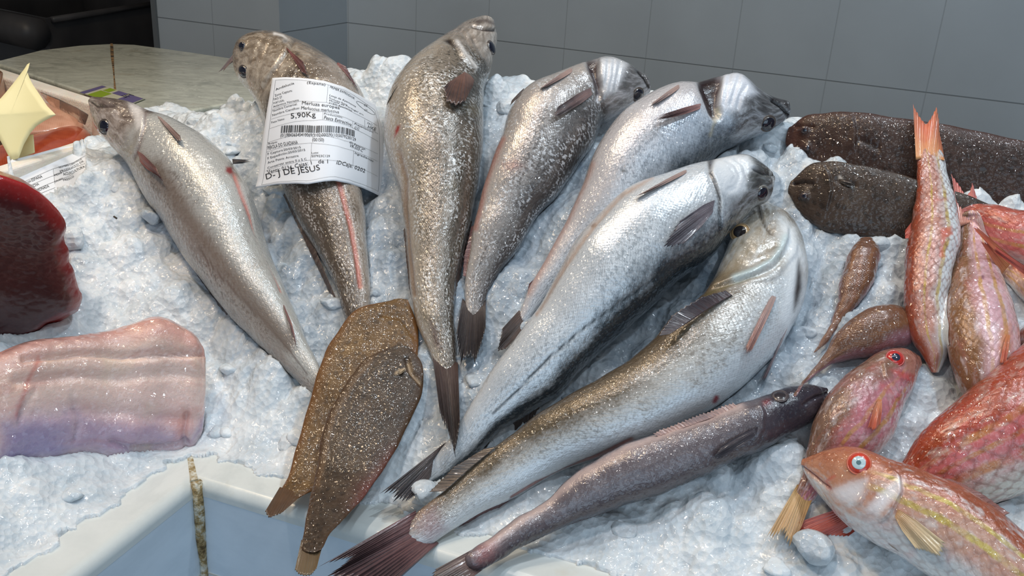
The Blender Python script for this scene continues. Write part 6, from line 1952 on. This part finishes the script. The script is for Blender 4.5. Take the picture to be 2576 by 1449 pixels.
# ================================================================== settle the ice under everything
fbx = BVHTree.FromPolygons([Vector(v) for v in np.concatenate([oB - [0, 0, .0], oT])], [(0, 1, 2, 3), (4, 5, 6, 7), (0, 1, 5, 4), (1, 2, 6, 5), (2, 3, 7, 6), (3, 0, 4, 7)])
sgv = np.linspace(0, 1, 20)
SU_, SV_ = np.meshgrid(sgv, sgv, indexing='ij')
sP = sh.at(SU_, SV_).reshape(-1, 3)
bI = [b for b in ALL]
co_ = np.empty(len(ice.data.vertices) * 3, dtype=np.float32)
ice.data.vertices.foreach_get('co', co_)
co_ = co_.reshape(-1, 3).astype(float)
up = Vector((0, 0, 1))
bbs = []
for b in bI + [fbx]:
    pass
lim_ = np.full(len(co_), 9.0)
# one grid of footprints per body keeps the rays few
for f_, b in [(None, fbx)] + [(None, b) for b in bI]:
    lo = np.array([1e9, 1e9]); hi = -lo
    # footprint bounds by probing the tree from far sides
    pts_ = []
    for d_ in ((1, 0, 0), (-1, 0, 0), (0, 1, 0), (0, -1, 0)):
        pts_.append(b.find_nearest(Vector(d_) * 50 + Vector((0, .7, 1.0)))[0])
    x0, x1 = pts_[1][0] - .01, pts_[0][0] + .01
    y0, y1 = pts_[3][1] - .01, pts_[2][1] + .01
    k = np.nonzero((co_[:, 0] > x0) & (co_[:, 0] < x1) & (co_[:, 1] > y0) & (co_[:, 1] < y1))[0]
    for i in k:
        h_ = b.ray_cast(Vector((co_[i, 0], co_[i, 1], 0.3)), up)
        if h_[0] is not None:
            z_ = h_[0][2]
            if z_ < lim_[i]:
                lim_[i] = z_
# clear the paper sheet: only the ragged lower and right margin stays covered
sx_, sy_, _ = project(co_)
shin = in_poly(sx_, sy_, [(-80, 400), (50, 392), (150, 366), (216, 352), (214, 395), (214, 424), (202, 434), (190, 446), (186, 458), (160, 464), (140, 470), (124, 480), (98, 492), (60, 510), (-80, 560)])
tq = np.full(len(co_), 9.)
if shin.any():
    for i in np.nonzero(shin)[0]:
        r = rays(sx_[i], sy_[i])
        # depth of the sheet's plane on this ray; pull the ice below it
        uvq = sh.inv(sx_[i], sy_[i]) if False else None
    top = on_z(np.array([50., 226.]), np.array([397., 352.]), BZ + .0015)
    e = top[1] - top[0]; e /= np.linalg.norm(e)
    out = np.array([e[1], -e[0], 0])
    if out @ (CAM - top[0]) < 0:
        out = -out
    dn = out * .80 + np.array([0, 0, -.60])
    n_ = np.cross(e, dn)
    if n_[2] < 0:
        n_ = -n_
    zpl = top[0][2] - ((co_[:, :2] - top[0][:2]) @ n_[:2]) / n_[2]
    lim_ = np.where(shin, np.minimum(lim_, zpl - .001), lim_)
zo_ = co_[:NI, 2].copy()
lpoly = in_poly(sx_, sy_, [(170, 215), (256, 196), (380, 236), (424, 250), (404, 264), (300, 278), (240, 264)])
lim_ = np.where(lpoly, np.minimum(lim_, TZ - .004), lim_)
co_[:, 2] = np.minimum(co_[:, 2], lim_ - .0006)
co_[NI:, 2] = np.minimum(co_[NI:, 2], co_[bv, 2] - .02)
ice.data.vertices.foreach_set('co', co_.astype(np.float32).ravel())
ice.data.update()

# ================================================================== loose clear pieces on the heap
from mathutils import noise as _nz
cv = []
CV, CF_, CI = [], [], []
cnt_ = 0
r2 = np.random.default_rng(21)
bm = bmesh.new()
bmesh.ops.create_icosphere(bm, subdivisions=3, radius=1.0)
bm.verts.ensure_lookup_table()
ICO_V = np.array([v.co[:] for v in bm.verts]); ICO_V /= np.linalg.norm(ICO_V, axis=1)[:, None]
ICO_F = np.array([[v.index for v in f.verts] for f in bm.faces])
bm.free()


def lump(r, size, squash=(1, 1, .75), planes=7, p=80):
    """a softly rounded broken lump"""
    nn = r.normal(size=(planes, 3)); nn /= np.linalg.norm(nn, axis=1)[:, None]
    hh = r.uniform(.62, 1.0, planes)
    q = np.clip(ICO_V @ nn.T, 1e-4, None) / hh
    rad = np.minimum((q ** p).sum(1) ** (-1 / p), 1.25)
    return ICO_V * rad[:, None] * size * np.array(squash)


cand = r2.choice(NI, 380, replace=False)
ok_px, ok_py, _ = project(co_)
for i in cand:
    if zo_[i] > lim_[i] - .012 or not (-60 < ok_px[i] < 2640 and -40 < ok_py[i] < 1500):
        continue
    if in_poly(np.array([ok_px[i]]), np.array([ok_py[i]]), [(-80, 400), (240, 340), (225, 440), (120, 500), (-80, 560)])[0]:
        continue
    s_ = r2.uniform(.004, .009) * (1.5 if r2.random() < .15 else 1)
    CV.append(lump(r2, s_, (1.25, 1.0, .7)) + co_[i] - np.array([0, 0, s_ * .42]))
    CI.append(i)
    CF_.append(ICO_F + cnt_)
    cnt_ += len(ICO_V)
loose = mesh('loose_ice', np.concatenate(CV), np.concatenate(CF_), M_ICE, None, smooth=True, colors={'melt_shade': np.repeat(np.repeat(MELT_SHADE[np.array(CI)], len(ICO_V))[:, None], 4, 1)})
tag(loose, 'small clear chips of ice lying loose over the white heap', 'ice', kind='stuff')
print('chips verts', cnt_)


def chunk(name, label, px, py, rpx, seed, squash=(1, 1, .7)):
    r = np.random.default_rng(seed)
    t = float(hit_plane([px], [py], .012)[0])
    s_ = rpx * t / FPX
    c0 = at_t(np.array([px]), np.array([py]), np.array([t]))[0]
    o = mesh(name, lump(r, s_, squash) + c0, ICO_F, M_ICE, colors={'melt_shade': np.full((len(ICO_V), 4), .35)})
    return tag(o, label, 'ice', 'big clear ice lumps')


chunk('ice_chunk', 'clear ice lump by the tail of the silver hake', 1066, 1240, 34, 3)
chunk('ice_chunk', 'clear ice lump against the tan tail of the mauve mullet', 2042, 1378, 46, 5)
chunk('ice_chunk', 'grey ice lump at the left flank of the leftmost hake', 378, 540, 30, 8)

# ---- small debris
db = simple('dark_scrap', L(60, 50, 40), .6)
for px_, py_, a_, ln in ((290, 547, .7, 4), (800, 1160, .2, 0)):
    if ln:
        t_ = float(hit_plane([px_], [py_], .012)[0])
        p0, p1 = at_t(np.array([px_ - ln, px_ + ln]), np.array([py_ - ln * a_, py_ + ln * a_]), np.array([t_, t_]))
        tag(bar('scrap', [p0, p1], .0008, db, None, 8), 'tiny dark scrap lying on the white ice between the tuna and the leftmost hake', 'scrap')
